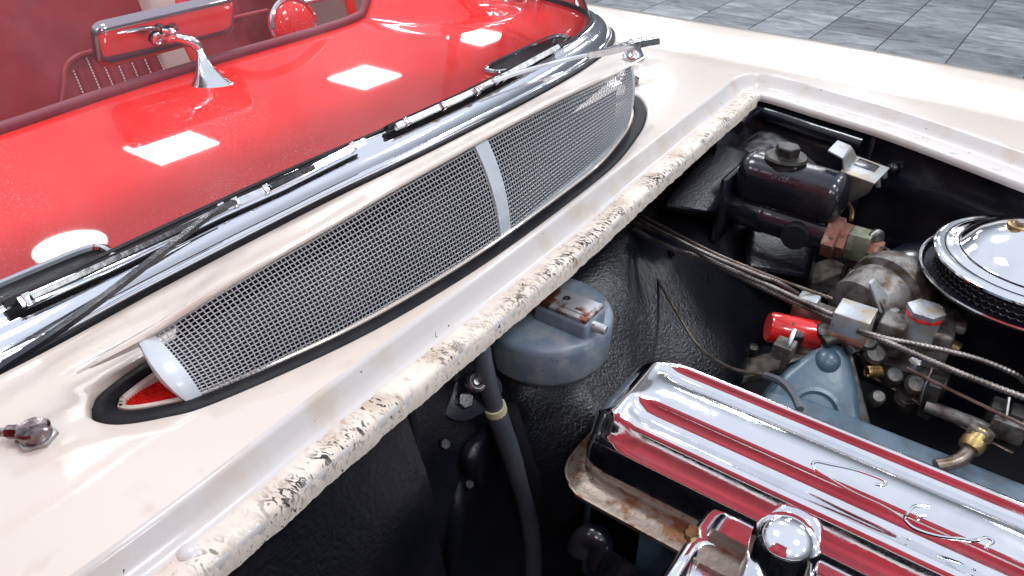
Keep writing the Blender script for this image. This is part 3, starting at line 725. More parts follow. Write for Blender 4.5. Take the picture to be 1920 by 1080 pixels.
# dark channel inlay on the passenger blade
q0 = [P(60, 556, .0415), P(410, 396, .0425)]; quadstrip(MB(), resample(q0, .02), .0028, .0008, gl_up).build('inlay', M['black'], wp1)
q0 = [P(508, 350, .0425), P(590, 312, .043)]; quadstrip(MB(), resample(q0, .02), .0028, .0008, gl_up).build('inlay', M['black'], wp1)
# driver pivot: chrome cone and shaped arm head
pv = P(1188, 108, .0)
MB().lathe((pv[0], pv[1], .0), (0, 0, 1), [(.0195, 0), (.0195, .003), (.016, .008), (.012, .018), (.010, .030)], 28).build('pivot_cap', M['chrome'], wp2)
hd = [P(1100, 103, .040), P(1140, 96, .036), P(1170, 88, .034), P(1200, 80, .033), P(1228, 74, .033)]
quadstrip(MB(), hd, lambda t: .0050+.0080*t**1.5, .0050).build('arm_head', M['chrome_worn'], wp2, sharp=30)
pv = P(-62, 735, 0)
MB().lathe((pv[0], pv[1], 0), (0, 0, 1), [(.0195, 0), (.0195, .003), (.015, .010), (.012, .026), (.010, .045)], 28).build('pivot_cap', M['chrome'], wp1)

# ---- washer nozzles
def nozzle(px, py, label, ang, s=1.0):
    c = P(px, py, .0); ax = A([math.cos(ang), math.sin(ang), 0])
    n = MB().lathe(c, (0, 0, 1), [(.0125*s, 0), (.0125*s, .004*s), (.0135*s, .0055*s), (.0138*s, .012*s), (.012*s, .0142*s), (.006*s, .015*s), (0, .0152*s)], 24).build('washer_nozzle', M['dark_chrome'], car); lab(n, label)
    MB().hexa(c-A([0, 0, .001]), (0, 0, 1), .0165*s, .0052*s).build('hex_base', M['steel'], n)
    b = c+A([0, 0, .0085*s])
    MB().hexa(b+ax*.012*s, ax, .0062*s, .011*s).build('jet_nut', M['dark_chrome'], n)
    MB().lathe(b+ax*.022*s, ax, [(.0035*s, 0), (.0042*s, .003*s), (.0042*s, .007*s), (.002*s, .008*s)], 12).build('jet', M['steel'], n)
nozzle(70, 822, 'round chrome washer nozzle beside the rounded passenger tip of the vent gasket', R(218), .82)
nozzle(1184, 158, 'round chrome washer nozzle below the driver side wiper pivot', R(197), .82)

# ================================================================== ENGINE BAY
# firewall sheet X(Y, s)
def firewall():
    mb = MB(); ny, ns = 150, 60
    Y0, Y1 = -.10, 1.235
    for j in range(ny):
        Y = Y0+(Y1-Y0)*j/(ny-1)
        for i in range(ns):
            s_ = i/(ns-1)
            # passenger part: steep, driver part: shelf that slopes forward
            zp = -.030-.62*s_; xp = -.375+.03*sstep(.0, .2, s_)-.015*sstep(.2, .5, s_)+.10*sstep(.5, 1, s_)
            xp += .040*sstep(.325, .312, Y)
            t = s_
            zd = -.030-.10*sstep(0, .22, t)-.03*sstep(.2, .45, t)*1-.12*sstep(.28, .62, t)-.38*sstep(.58, 1, t)
            xd = -.415-.02*sstep(0, .12, t)+.23*sstep(.18, .62, t)+.05*sstep(.6, 1, t)
            k = sstep(.40, .60, Y)
            # engine-side valley
            X = xp*(1-k)+xd*k; z = zp*(1-k)+zd*k
            # soft folds
            X += .006*math.sin(9*Y+14*s_)*sstep(.1, .3, s_)+.004*math.sin(31*Y-7*s_)*sstep(.15, .4, s_)+.003*math.sin(17*s_+22*Y)
            if Y > 1.0: X -= .05*sstep(1.05, 1.2, Y)*0
            mb.v.append((X, Y, z))
    for j in range(ny-1):
        for i in range(ns-1): mb.f.append((j*ns+i, j*ns+i+1, (j+1)*ns+i+1, (j+1)*ns+i))
    return mb.build('firewall', M['crinkle'], car, sharp=70)
fwall = firewall(); lab(fwall, 'black crinkle coated firewall below the hood seal')
MB().tube(cat([A([-.333, .318, -.04]), A([-.331, .319, -.16]), A([-.330, .318, -.30]), A([-.31, .318, -.45])], 8), .0035, 8).build('panel_seam', M['black'], fwall)
for px_, py_, z_ in ((835, 830, -.25), (880, 905, -.30), (700, 900, -.20), (650, 1010, -.26), (1235, 520, -.20), (1330, 520, -.20), (1265, 470, -.16)):
    c = P(px_, py_, z_) if px_ > 1000 else PX(px_, py_, -.340 if px_ > 790 else -.330)
    MB().hexa(c-A([.004, 0, .004]), unit([.75, -.2, .6]), .0055, .008).build('firewall_bolt', M['black'], fwall)
fld = MB()
for pts_, r_ in (([PX(905, 812, -.343), PX(880, 860, -.338), PX(900, 910, -.343)], .010), ([PX(860, 900, -.346), PX(850, 980, -.342), PX(845, 1080, -.346)], .012)):
    MB().tube(cat(pts_, 8), lambda t, r_=r_: r_*(.4+.6*math.sin(math.pi*t)), 10).build('firewall_fold', M['crinkle'], fwall)
# driver and passenger inner fenders, bay floor
def inner(side):
    mb = MB(); pts = [q for q in resample(GUT, .02) if (q[1] > .59 if side > 0 else q[1] < .58) and q[0] > -.44 and (q[0] > -.355 or q[1] > 1.0 or q[1] < .25)]
    rows = []
    if side > 0: pts = [q for q in pts if q[0] > -.405 or q[1] > 1.19]
    pts3 = offset(pts, GS*.036)
    for q in pts3:
        rows.append([A([q[0], q[1]+side*dy, z]) for dy, z in ((0, -.030), (.004, -.045), (.010, -.060), (.004, -.080), (-.002, -.095), (.006, -.11), (.012, -.2), (.012, -.40), (0, -.60))])
    mb.loft(rows, False, False); o = mb.build('inner_fender', M['black'], car, sharp=70); return o
inf = inner(1); lab(inf, 'black inner fender wall on the driver side'); inner(-1)
MB().box((.615, .50, -.34), (.012, .52, .31), bev=.005).build('radiator_support', M['black'], car)
MB().box((.1, .58, -.66), (.62, .68, .01), bev=0).build('bay_floor', M['black_satin'], car)
# firewall shoulder behind the master cylinder, light painted in as grey, and rounded corner
sh = MB(); rings = []
for t in np.linspace(0, 1, 14):
    a = P(1395+t*20, 250-t*5, -.10); rings.append(0)
sh = MB()
shp = [P(1345, 300, -.085), P(1405, 225, -.07), P(1470, 205, -.075), P(1560, 240, -.085), P(1590, 290, -.10), P(1560, 330, -.12), P(1420, 330, -.115)]
cc = sum(shp)/len(shp)+A([0, 0, .004]); sh.v = [tuple(cc)]
NSH = 8; loopc = cat(shp+[shp[0]], 6)[:-1]
sh.v = []
for r_ in range(NSH+1):
    for q in loopc:
        k = r_/NSH; p = cc*(1-k)+q*k; sh.v.append((p[0], p[1], p[2]-.03*k**3))
nl = len(loopc)
for r_ in range(NSH):
    for k in range(nl): sh.f.append((r_*nl+k, r_*nl+(k+1) % nl, (r_+1)*nl+(k+1) % nl, (r_+1)*nl+k))
o = sh.build('firewall_shelf', M['bay_grey'], car, sharp=80, recalc=False); lab(o, 'worn grey crinkle shelf behind the brake master cylinder')
# glossy rolled edge in the driver corner
rp = [A([q[0], q[1], -.056]) for q in offset(resample(GUT, .012), GS*.034) if -.375 < q[0] < -.185 and q[1] > 1.1]
MB().tube(rp, .013, 14).build('rolled_edge', M['black'], inf)
rs_ = rp[-1] if rp[-1][0] > rp[0][0] else rp[0]
MB().box((rs_[0]+.012, rs_[1]+.008, -.13), (.004, .014, .09), bev=.003).build('seam', M['black'], inf)
MB().lathe((rs_[0]+.05, rs_[1]-.018, -.075), (0, -1, 0), [(.010, -.01), (.009, .003), (.005, .007), (0, .008)], 16).build('bolt', M['black'], inf)
# pedal bracket box and panel left of the master cylinder
MB().poly([P(1225, 405, -.20), P(1325, 285, -.17), P(1405, 320, -.20), P(1345, 430, -.22)], [P(1240, 385, -.085), P(1345, 262, -.065), P(1412, 285, -.085), P(1335, 400, -.10)], bev=.010).build('pedal_support', M['crinkle'], car)
MB().poly([P(1400, 560, -.30), P(1400, 440, -.26), P(1530, 470, -.26), P(1520, 580, -.30)], [P(1395, 500, -.19), P(1405, 400, -.165), P(1535, 440, -.165), P(1515, 520, -.19)], bev=.012).build('steering_support', M['crinkle'], car)

# ---- brake master cylinder
YM = 1.0
mcr = MB(); rings = []
x0, x1 = -.318, -.166; zc = -.078
for t in np.linspace(0, 1, 30):
    X = x0+(x1-x0)*t; e = min(t, 1-t)*(x1-x0); k = math.sqrt(max(0, 1-(max(0, .022-e)/.022)**2)); k = .25+.75*k
    ry = .036*k; rz = .036*k
    rings.append([A([X, YM+ry*math.copysign(abs(math.cos(a))**.75, math.cos(a)), zc-.006*t+rz*math.copysign(abs(math.sin(a))**.8, math.sin(a))]) for a in np.linspace(0, 2*math.pi, 29)[:-1]])
mcr.loft(rings, True, True)
mcyl = mcr.build('brake_master_cylinder', M['black'], car, sharp=60); lab(mcyl, 'black cast brake master cylinder with raised lettering')
capc = PY(1474, 296, YM)
MB().lathe((capc[0], YM, -.062), (0, 0, 1), [(.034, -.02), (.030, 0), (.0265, .012), (.0255, .018)], 32).build('filler_neck', M['black'], mcyl)
MB().lathe((capc[0], YM, -.044), (0, 0, 1), [(.0285, 0), (.0290, .003), (.0270, .006), (.016, .0075)], 32).build('filler_cap', M['cast_dark'], mcyl)
MB().hexa((capc[0], YM, -.038), (0, 0, 1), .0165, .014, .1).build('cap_nut', M['cast_dark'], mcyl)
# lower bore
MB().lathe((-.322, YM-.012, -.128), (1, 0, -.03), [(.021, 0), (.024, .004), (.024, .045), (.0255, .05), (.0255, .058), (.0245, .06), (.0245, .13), (.021, .15)], 28).build('bore', M['black'], mcyl)
MB().lathe((-.215, YM-.02, -.134), (.12, -1, .05), [(.019, 0), (.019, .022), (.0175, .026), (0, .0265)], 28).build('side_plug', M['black_satin'], mcyl)
MB().box((-.322, YM, -.125), (.006, .05, .052), bev=.006).build('mounting_flange', M['black'], mcyl)
for px, py in ((1388, 372), (1398, 420)):
    c = PX(px, py, -.318); MB().lathe(c, (1, 0, 0), [(.013, 0), (.013, .003)], 20).build('washer', M['steel'], mcyl); MB().hexa(c+A([.002, 0, 0]), (1, 0, 0), .0115, .012).build('bolt', M['zinc'], mcyl)
hx1 = A([-.178, YM-.012, -.132])
MB().hexa(hx1+A([.0, 0, 0]), (1, 0, -.03), .029, .018, .12).build('end_nut', M['copper'], mcyl)
MB().hexa(hx1+A([.018, 0, -.001]), (1, 0, -.03), .024, .012, .12).build('end_nut', M['copper'], mcyl)
MB().box(hx1+A([.044, -.004, .002]), (.014, .015, .019), bev=.002).build('outlet_block', M['verdigris'], mcyl)
MB().hexa(hx1+A([.058, -.004, .0]), (1, 0, 0), .014, .016, .1).build('outlet_bolt', M['copper'], mcyl)
MB().lathe(hx1+A([.060, 0, .016]), (.6, -.5, .2), [(.012, 0), (.012, .004), (.008, .006)], 18).build('switch_cap', M['steel'], mcyl)
bl = MB().tube(cat([hx1+A([.052, -.012, -.02]), P(1588, 500, -.17), P(1575, 535, -.20), P(1548, 560, -.22)], 8), .0042, 8).build('brake_line', M['line'], mcyl)
MB().tube(cat([P(1590, 380, -.10), P(1597, 395, -.105), P(1596, 412, -.11)], 5), .003, 8).build('wire_lead', M['brass'], mcyl)
# raised lettering on the reservoir flank
def letter(txt, size, origin, ex_, ey_, m, parent, ext=.0015):
    cu = bpy.data.curves.new('lettering', 'FONT'); cu.body = txt; cu.size = size; cu.extrude = ext; cu.align_x = 'CENTER'; cu.resolution_u = 2; cu.offset = .0002
    ob = bpy.data.objects.new('lettering', cu); scene.collection.objects.link(ob)
    dg = bpy.context.evaluated_depsgraph_get(); me = bpy.data.meshes.new_from_object(ob.evaluated_get(dg)); bpy.data.objects.remove(ob)
    n_ = np.cross(ex_, ey_)
    mb = MB(); mb.v = [tuple(A(origin)+ex_*v.co[0]+ey_*v.co[1]+n_*v.co[2]) for v in me.vertices]; mb.f = [tuple(p.vertices) for p in me.polygons]
    return mb.build('lettering', m, parent, recalc=False)
for k, (tx, sz) in enumerate((('DELCO', .0125), ('BRAKE PRODUCTS DIV.', .0105), ('DAYTON, O. U.S.A.', .0105))):
    sf = lambda q: A([YM-.0363*abs(math.cos(q))**.75, zc-.003+.0363*math.copysign(abs(math.sin(q))**.8, math.sin(q))])
    a = R(146+k*19); c_ = sf(a); tg = unit(sf(a-.06)-sf(a+.06)); yv, zv = c_
    eyv = A([0, tg[0], tg[1]])
    letter(tx, sz, (-.243+.004*k, yv-tg[0]*sz*.35, zv-tg[1]*sz*.35), unit([1, 0, -.035]), eyv, M['black'], mcyl)
# zinc bracket behind it
zb = MB()
def plate(pts, th, name, m, parent, n=None):
    p = [A(q) for q in pts]; nn_ = unit(np.cross(p[1]-p[0], p[2]-p[0])) if n is None else A(n)
    return MB().poly([q-nn_*th/2 for q in p], [q+nn_*th/2 for q in p], bev=min(.0012, th*.3)).build(name, m, parent)
br = plate([P(1575, 322, -.052), P(1605, 293, -.052), P(1668, 316, -.052), P(1640, 345, -.052)], .0025, 'bracket', M['zinc'], car); lab(br, 'zinc plated stop bracket behind the brake master cylinder')
plate([P(1552, 283, -.030), P(1570, 264, -.030), P(1596, 275, -.030), P(1580, 298, -.030)], .003, 'tab', M['zinc'], br)
plate([P(1580, 296, -.031), P(1596, 276, -.031), P(1606, 295, -.051), P(1582, 318, -.051)], .003, 'tab', M['zinc'], br)
plate([P(1575, 322, -.053), P(1640, 345, -.053), P(1628, 362, -.083), P(1590, 382, -.115), P(1580, 378, -.11)], .0025, 'web', M['zinc'], br)
plate([P(1640, 333, -.052), P(1648, 328, -.052), P(1650, 350, -.075), P(1643, 352, -.075)], .004, 'finger', M['zinc'], br)
plate([P(1652, 322, -.052), P(1662, 318, -.052), P(1662, 332, -.068), P(1655, 336, -.068)], .004, 'finger', M['zinc'], br)
plate([P(1600, 308, -.0503), P(1612, 297, -.0503), P(1650, 312, -.0503), P(1640, 322, -.0503)], .001, 'slot', M['black'], br)

# ---- round slate-blue motor housing under the cowl edge
dcx, dcy = -.366, .569
hous = MB().lathe((dcx, dcy, -.096), (0, 0, 1), [(.050, -.060), (.0690, -.054), (.0728, -.046), (.0745, -.010), (.0738, -.0055), (.0715, -.0020), (.0680, -.0006), (.060, 0), (.03, .0004), (0, .0005)], 64).build('heater_motor', M['dome'], car, sharp=50)
lab(hous, 'round slate blue motor housing with rusty cap under the cowl edge')
bt = [P(1032, 569, -.076), P(1090, 610, -.076), P(1122, 577, -.076), P(1074, 545, -.076)]
b0 = bt[0]; xa = A([1.0, 0, 0]); 
bx0, bx1 = bt[0][0], bt[1][0]; by0 = (bt[0][1]+bt[1][1])/2; by1 = (bt[2][1]+bt[3][1])/2
MB().box(((bx0+bx1)/2-.006, (by0+by1)/2, -.092), ((bx1-bx0)/2+.010, (by1-by0)/2+.003, .014), bev=.005, seg=3).build('terminal_box', M['dome'], hous)
MB().box(((bx0+bx1)/2-.004, (by0+by1)/2, -.0762), ((bx1-bx0)/2+.006, (by1-by0)/2+.001, .0026), bev=.002, seg=2).build('rusty_cap', M['rust_cap'], hous)
MB().box(((bx0+bx1)/2+.004, (by0+by1)/2-.002, -.0735), ((bx1-bx0)/2-.006, (by1-by0)/2-.008, .0012), bev=.001).build('cap_ridge', M['rust_cap'], hous)
MB().lathe(P(1063, 560, -.073), (0, 0, 1), [(.0042, 0), (.004, .0012), (.002, .0012), (.0018, .0003)], 12).build('cap_screw', M['cast_dark'], hous)
pg = P(1103, 607, -.085); MB().lathe(pg, (1, .05, -.02), [(.0055, 0), (.0055, .019), (.0045, .021), (.001, .021)], 16).build('peg', M['zinc'], hous)
# mounting flange with bolt on the firewall below it
mf = PX(868, 750, -.354)
fl_ = []
for k in range(24):
    a = 2*math.pi*k/24; fl_.append((math.cos(a)*.024+(.02 if math.cos(a) > 0 else 0), math.sin(a)*.020))
nfl = unit([.75, -.25, .62]); ufl = unit(np.cross([0, 0, 1], nfl)); vfl = np.cross(nfl, ufl)
MB().poly([mf+ufl*a+vfl*b-nfl*.006 for a, b in fl_], [mf+ufl*a+vfl*b+nfl*.002 for a, b in fl_], bev=.0015).build('mounting_flange', M['black'], car)
MB().hexa(mf+nfl*.001, nfl, .009, .007).build('bolt', M['black'], car)
MB().lathe(PX(893, 716, -.343), unit([.6, -.2, .7]), [(.010, -.004), (.010, .003), (.008, .005), (.005, .004), (.003, .002)], 18).build('stud', M['steel'], car)

# ---- hoses
hp = cat([PX(900, 640, -.345), PX(908, 690, -.340), PX(922, 745, -.335), PX(940, 800, -.331), PX(968, 880, -.325), PX(990, 960, -.318), PX(1000, 1040, -.310), PX(1000, 1130, -.30)], 10)
hose = MB().tube(hp, lambda t: .0092 if t < .36 else .0108, 16).build('heater_hose', M['hose'], car); lab(hose, 'worn grey black hose dropping beside the motor housing')
kx = int(len(hp)*.38)
MB().tube(hp[kx-3:kx], .0114, 16).build('tape_band', M['tape'], hose)
h2 = cat([PX(950, 770, -.338), PX(978, 860, -.325), PX(1005, 940, -.315), PX(1028, 1000, -.305)], 8)
hz2 = MB().tube(h2, .0125, 14).build('lower_hose', M['black_satin'], car)
MB().tube(cat([h2[-1], PX(1040, 1030, -.298), PX(1060, 1055, -.285), PX(1085, 1068, -.265)], 8), .0055, 10).build('pipe', M['black'], hz2)

# ---- valve cover
XE = -.252; HWY = .064; YV = .517; ZT = -.100
def flute(y, z, dy, angs):
    out = [(y, z)]
    for t in angs: y -= dy; z -= dy*math.tan(R(t)); out.append((y, z))
    return out
vprof = [(.5825, -.190), (.5820, -.120), (.5812, -.110), (.5795, -.1045), (.5765, -.1020), (.5735, -.1012), (.5716, -.1014)] + flute(.5708, -.1020, .0011, (66, 58, 48, 38, 28, 14))
vprof += [(.5610, -.1092), (.5575, -.1082), (.5535, -.1062), (.5490, -.1040), (.5430, -.1022), (.5350, -.1010), (.5250, -.1004), (.5170, -.1006), (.5120, -.1012)] + flute(.5102, -.1022, .0014, (66, 61, 56, 50, 44, 37, 22))
vprof += [(.4960, -.1150), (.4915, -.1142), (.4870, -.1130), (.4830, -.1124), (.4800, -.1126)] + flute(.4788, -.1136, .0019, (64, 62, 60, 57, 53, 48, 42, 34))
vprof += flute(vprof[-1][0], vprof[-1][1], .0009, (42, 54, 66, 75))[1:] + [(.4593, -.1460), (.4588, -.1530), (.4580, -.165), (.4570, -.190)]
def flat(y):     # plain profile used near the end wall
    e = min(y-.4570, .5825-y); return -.1045-.016*max(0, 1-e/.016)**2-.020*sstep(.48, .465, y)
rings = []
RC = .030
stations = [0, .0003, .001, .002, .0035, .0055, .008, .011, .014, .017, .020, .023, .026, .029, .032] + list(np.linspace(.036, .62, 60))
for d in stations:
    k = math.sqrt(max(0, 1-((RC-d)/RC)**2)) if d < RC else 1.0
    m_ = sstep(.024, .046, d); ring = []
    for y, z in vprof:
        zz = z
        if z > -.15:
            zz = z*m_+min(flat(y), z+.02)*(1-m_) if z > -.135 else z
            zz = zz-(1-k)*.030*max(0, min(1, (zz+.175)/.06))
        sc_ = 1-(1-k)*RC/HWY*.6
        ring.append(A([XE+d, YV+(y-YV)*sc_, zz]))
    rings.append(ring)
vc = MB().loft(rings, True, True).build('valve_cover', M['chrome'], car, sharp=70); lab(vc, 'ribbed chrome valve cover with embossed script')
# embossed script on the plateau
def emb(pts, r_=.0015, closed=False, nm='embossed_script'):
    q = [P(x, y, -.1004) for x, y in pts]; q = cat(q, 6)
    out = []
    for p in q:
        z = float(np.interp(p[1], [a for a, b in reversed(vprof)], [b for a, b in reversed(vprof)])); out.append(A([p[0], p[1], z-.0002]))
    return MB().tube(out, r_, 8).build(nm, M['chrome'], vc)
emb([(1640, 908), (1655, 910), (1660, 903), (1640, 893), (1600, 880), (1560, 872), (1530, 866), (1524, 874), (1545, 888), (1600, 915), (1660, 942), (1700, 962)])
emb([(1700, 962), (1712, 950), (1730, 948), (1742, 950)]); emb([(1700, 962), (1722, 975), (1760, 990), (1800, 1003), (1830, 1012), (1850, 1008), (1862, 1016), (1850, 1024)])
emb([(1722, 968), (1735, 966)])
# rusty gasket flange round the cover foot
fp = [A([XE+.62, .453, -.190]), A([XE+.3, .453, -.190]), A([XE+.04, .4525, -.190]), A([XE+.012, .457, -.190]), A([XE-.001, .470, -.190]), A([XE-.003, .505, -.190]), A([XE-.001, .558, -.190]), A([XE+.012, .578, -.190]), A([XE+.05, .583, -.190]), A([XE+.62, .583, -.190])]
fpp = resample(cat(fp, 8), .006)
_d = offset([q[:2] for q in fpp], .01); FS = 1 if _d[5][1] < fpp[5][1] else -1
vfl_ = MB().sweep(fpp, [(FS*a, b) for a, b in [(-.030, -.001), (-.004, .004), (.002, .0035), (.008, .001), (.0135, -.001), (.0155, .0015), (.0175, .001), (.0170, -.004), (0, -.006)]]).build('flange', M['rust'], vc)
# bulges and ribs stamped in the side
bt_ = PY(1480, 992, .447)
MB().lathe((bt_[0], .449, -.215), (0, 0, 1), [(.030, 0), (.0285, .045), (.0265, .215+bt_[2]-.016), (.021, .215+bt_[2]-.006), (.011, .215+bt_[2]-.001), (0, .215+bt_[2])], 32).build('side_boss', M['chrome'], vc, sharp=60)
MB().tube(cat([A([XE+.23, .4575, -.165]), A([XE+.27, .4565, -.170]), A([XE+.34, .4565, -.173])], 8), .006, 12).build('side_rib', M['chrome'], vc)

# ---- cylinder head, ignition shield in front of it (camera side)
MB().box((XE+.335, .520, -.275), (.325, .060, .068), bev=.006).build('cylinder_head', M['blue'], car)
MB().box((XE+.045, .500, -.265), (.040, .040, .055), bev=.012, seg=3).build('head_plug', M['blue'], car)
# chrome plug cover (rounded box) at the bottom edge of the view
pcx = P(1425, 1150, -.185)
pc = MB(); rings = []
for ins, dz in ((0, -.10), (0, -.012), (.002, -.005), (.006, -.0012), (.010, 0), (.014, -.0005), (.0165, -.003), (.019, -.0065), (.023, -.008), (.03, -.008), (.04, -.008)):
    rings.append([A([pcx[0]+a, pcx[1]+b, -.185+dz]) for a, b in rrect(.085-ins, .055-ins*.9, max(.004, .024-ins*.5))])
shield = pc.loft(rings, True, True).build('ignition_shield', M['chrome'], car, sharp=60); lab(shield, 'chrome rounded box shield beside the valve cover')
MB().hexa(P(1292, 1012, -.192), (0, 0, 1), .006, .010).build('bolt', M['brass'], shield)
# lower chrome bracket left of it
lb = MB(); q = [P(1130, 1012, -.225), P(1207, 1064, -.225), P(1190, 1140, -.275), P(1100, 1120, -.275)]
MB().poly([a-A([0, 0, .05]) for a in q], q, bev=.008).build('plug_cover', M['chrome'], car)
MB().tube(cat([P(1085, 1035, -.25), P(1095, 1010, -.235), P(1115, 1005, -.228), P(1128, 1018, -.235), P(1122, 1055, -.26)], 6), .012, 12).build('plug_boot', M['black'], car)

# ---- carburettor side of the engine
man = MB().box((.06, .64, -.205), (.20, .05, .035), bev=.012, seg=3).build('intake_manifold', M['blue_grey'], car); lab(man, 'faded blue intake manifold beside the valve cover')
def pb_(pix, zb, zt, bev=.003): return MB().poly([P(x, y, zb)*1 for x, y in []], [], 0)
# blue hump (rear lifting bracket / housing)
hb = A([P(1530, 720, -.155)[0], P(1530, 720, -.155)[1]])
hn = unit([.30, -.55, .78]); h0 = P(1540, 720, -.160)
ho = [PN(x, y, h0, hn) for x, y in ((1436, 742), (1470, 697), (1510, 664), (1548, 643), (1582, 640), (1600, 668), (1612, 720), (1622, 800), (1560, 850), (1470, 800))]
hump = MB().poly([q-hn*.060 for q in ho], ho, bev=.011).build('engine_bracket', M['blue'], car, sharp=50)
hr = PN(1528, 775, h0, hn)
MB().lathe(hr, hn, [(.030, -.004), (.0285, .003), (.024, .0035), (.021, .0), (.0, -.001)], 32).build('round_recess', M['blue'], hump)
MB().poly([PN(x, y, h0, hn)-hn*.03 for x, y in ((1580, 645), (1598, 640), (1640, 800), (1618, 800))], [PN(x, y, h0, hn)-hn*.006 for x, y in ((1580, 645), (1598, 640), (1640, 800), (1618, 800))], bev=.003).build('gasket_edge', M['cast_dark'], hump)
lab(hump, 'blue painted engine casting tapering to a dark tip')
MB().lathe(PN(1553, 676, h0, hn), hn, [(.0145, -.002), (.0125, .003), (.009, .006), (.004, .0078), (0, .008)], 20).build('boss', M['blue'], hump)
MB().tube(cat([PN(1545, 642, h0, hn), PN(1566, 634, h0, hn), PN(1588, 638, h0, hn), PN(1602, 662, h0, hn)], 6), .007, 10).build('dark_edge', M['cast_dark'], hump)
# ignition coil, red
coil = MB().lathe(P(1440, 612, -.155), unit(P(1530, 630, -.163)-P(1440, 612, -.155)), [(.0165, 0), (.0185, .003), (.0185, .058), (.015, .061)], 28).build('ignition_coil', M['coil_red'], car); lab(coil, 'red painted ignition coil beside the blue casting')
MB().box(P(1470, 655, -.15), (.011, .011, .010), bev=.002).build('terminal', M['cast'], coil)
MB().tube(cat([P(1490, 618, -.12), P(1482, 640, -.128), P(1475, 652, -.135)], 5), .003, 8).build('clip', M['steel'], coil)
MB().tube(cat([P(1484, 650, -.14), P(1468, 690, -.17), P(1466, 715, -.2)], 5), .004, 8).build('lead', M['line'], coil)
# distributor / side-draft carburettor bodies
carb = MB().lathe(P(1600, 590, -.15), unit([.35, .85, .12]), [(.028, 0), (.042, .006), (.044, .03), (.046, .034), (.046, .050), (.042, .053), (.052, .058), (.054, .070), (.050, .085), (.030, .10)], 36).build('carburettor', M['cast'], car, sharp=40)
lab(carb, 'grimy cast carburettor body with tan stained throat')
MB().lathe(P(1690, 560, -.175), unit([.35, .85, .12]), [(.06, 0), (.064, .01), (.06, .05), (.04, .08), (.01, .09)], 32).build('air_horn', M['black'], carb)
MB().poly([P(1628, 565, -.13), P(1650, 590, -.13), P(1690, 585, -.13), P(1668, 560, -.13)], [P(1628, 530, -.095), P(1632, 532, -.095), P(1642, 522, -.095), P(1638, 519, -.095)], bev=.003).build('fin', M['zinc'], carb)
MB().lathe(P(1604, 520, -.13), unit([0, -.6, .8]), [(.009, -.01), (.009, .004), (.006, .006), (.006, .002), (0, .002)], 18).build('screw', M['steel'], carb)
MB().box(P(1535, 590, -.145), (.030, .013, .010), bev=.002).build('linkage_arm', M['cast'], carb)
MB().box(P(1515, 568, -.135), (.012, .010, .010), bev=.003).build('knuckle', M['zinc'], carb)
# float bowl with hex plug
bc = P(1722, 625, -.155)
bowl = MB().box(bc, (.034, .032, .026), ax=(unit([1, .12, 0]), unit([-.12, 1, 0]), A([0, 0, 1])), bev=.006, seg=3).build('float_bowl', M['cast'], car); lab(bowl, 'grey cast float bowl with a large hex plug')
MB().box(bc+A([.010, .022, .018]), (.034, .018, .006), bev=.004).build('bowl_lid', M['cast'], bowl)
hpx = P(1734, 588, -.115)
MB().lathe(hpx-A([0, 0, .022]), (0, 0, 1), [(.021, -.01), (.020, 0), (.018, .018), (.0185, .02)], 28).build('plug_neck', M['zinc'], bowl)
MB().lathe(hpx-A([0, 0, .0025]), (0, 0, 1), [(.0195, 0), (.0195, .002)], 28).build('plug_gasket', M['coil_red'], bowl)
MB().hexa(hpx, (0, 0, 1), .0205, .008, .12).build('hex_plug', M['zinc'], bowl)
MB().box(P(1672, 618, -.14), (.014, .017, .016), bev=.004, seg=3).build('choke_housing', M['cast'], bowl)
for px, py in ((1724, 562), (1768, 577), (1676, 585), (1716, 680)):
    c = P(px, py, -.128); MB().lathe(c, (0, 0, 1), [(.007, -.004), (.0068, .002), (.005, .004), (0, .0042)], 14).build('screw', M['steel'], bowl)
MB().lathe(P(1755, 636, -.155), unit([.9, -.1, -.1]), [(.011, 0), (.011, .012), (.009, .013), (.009, .026), (.004, .027)], 16).build('fuel_fitting', M['brass'], bowl)
MB().box(P(1690, 690, -.19), (.05, .02, .012), bev=.004).build('throttle_flange', M['cast_dark'], bowl)
# spring, screws and small dark linkage
sprg = []
s0, s1 = P(1624, 697, -.17), P(1652, 697, -.17); dax = unit(s1-s0); uu = unit(np.cross(dax, [0, 0, 1])); vv = np.cross(dax, uu)
for k in range(90): a = k*2*math.pi/12; sprg.append(s0+(s1-s0)*k/89+uu*.006*math.cos(a)+vv*.006*math.sin(a))
link = MB().tube([P(1735, 760, -.19), P(1880, 815, -.19)], .0075, 12).build('throttle_shaft', M['cast'], car); lab(link, 'throttle shaft running along the carburettors')
MB().tube(sprg, .0014, 5).build('spring', M['brass'], link)
for (px, py, z, s_, mm_) in ((1675, 705, -.175, 1, 'cast_dark'), (1715, 722, -.18, 1.1, 'cast_dark'), (1700, 745, -.2, 1.3, 'cast_dark'), (1645, 745, -.2, .8, 'cast'), (1640, 665, -.16, 1.2, 'cast_dark'), (1545, 622, -.15, 1., 'cast_dark'), (1625, 640, -.15, 1.2, 'cast_dark')):
    c = P(px, py, z); MB().lathe(c, unit([.2, -.5, .8]), [(.011*s_, -.012), (.011*s_, .002), (.008*s_, .006), (.003*s_, .005)], 16).build('linkage_screw', M[mm_], link)
for px in (1745, 1860, 1895):
    c = P(px, 745+.36*(px-1745), -.185); MB().box(c, (.007, .012, .024), bev=.003).build('lever', M['cast_dark'], link)
MB().box(P(1890, 800, -.18), (.016, .012, .012), bev=.003).build('knuckle', M['cast'], link)
MB().tube([P(1748, 690, -.14), P(1730, 735, -.165), P(1722, 758, -.185)], .0016, 6).build('rod', M['steel'], link)
MB().tube([P(1892, 745, -.15), P(1886, 785, -.165), P(1878, 800, -.18)], .0018, 6).build('rod', M['steel'], link)
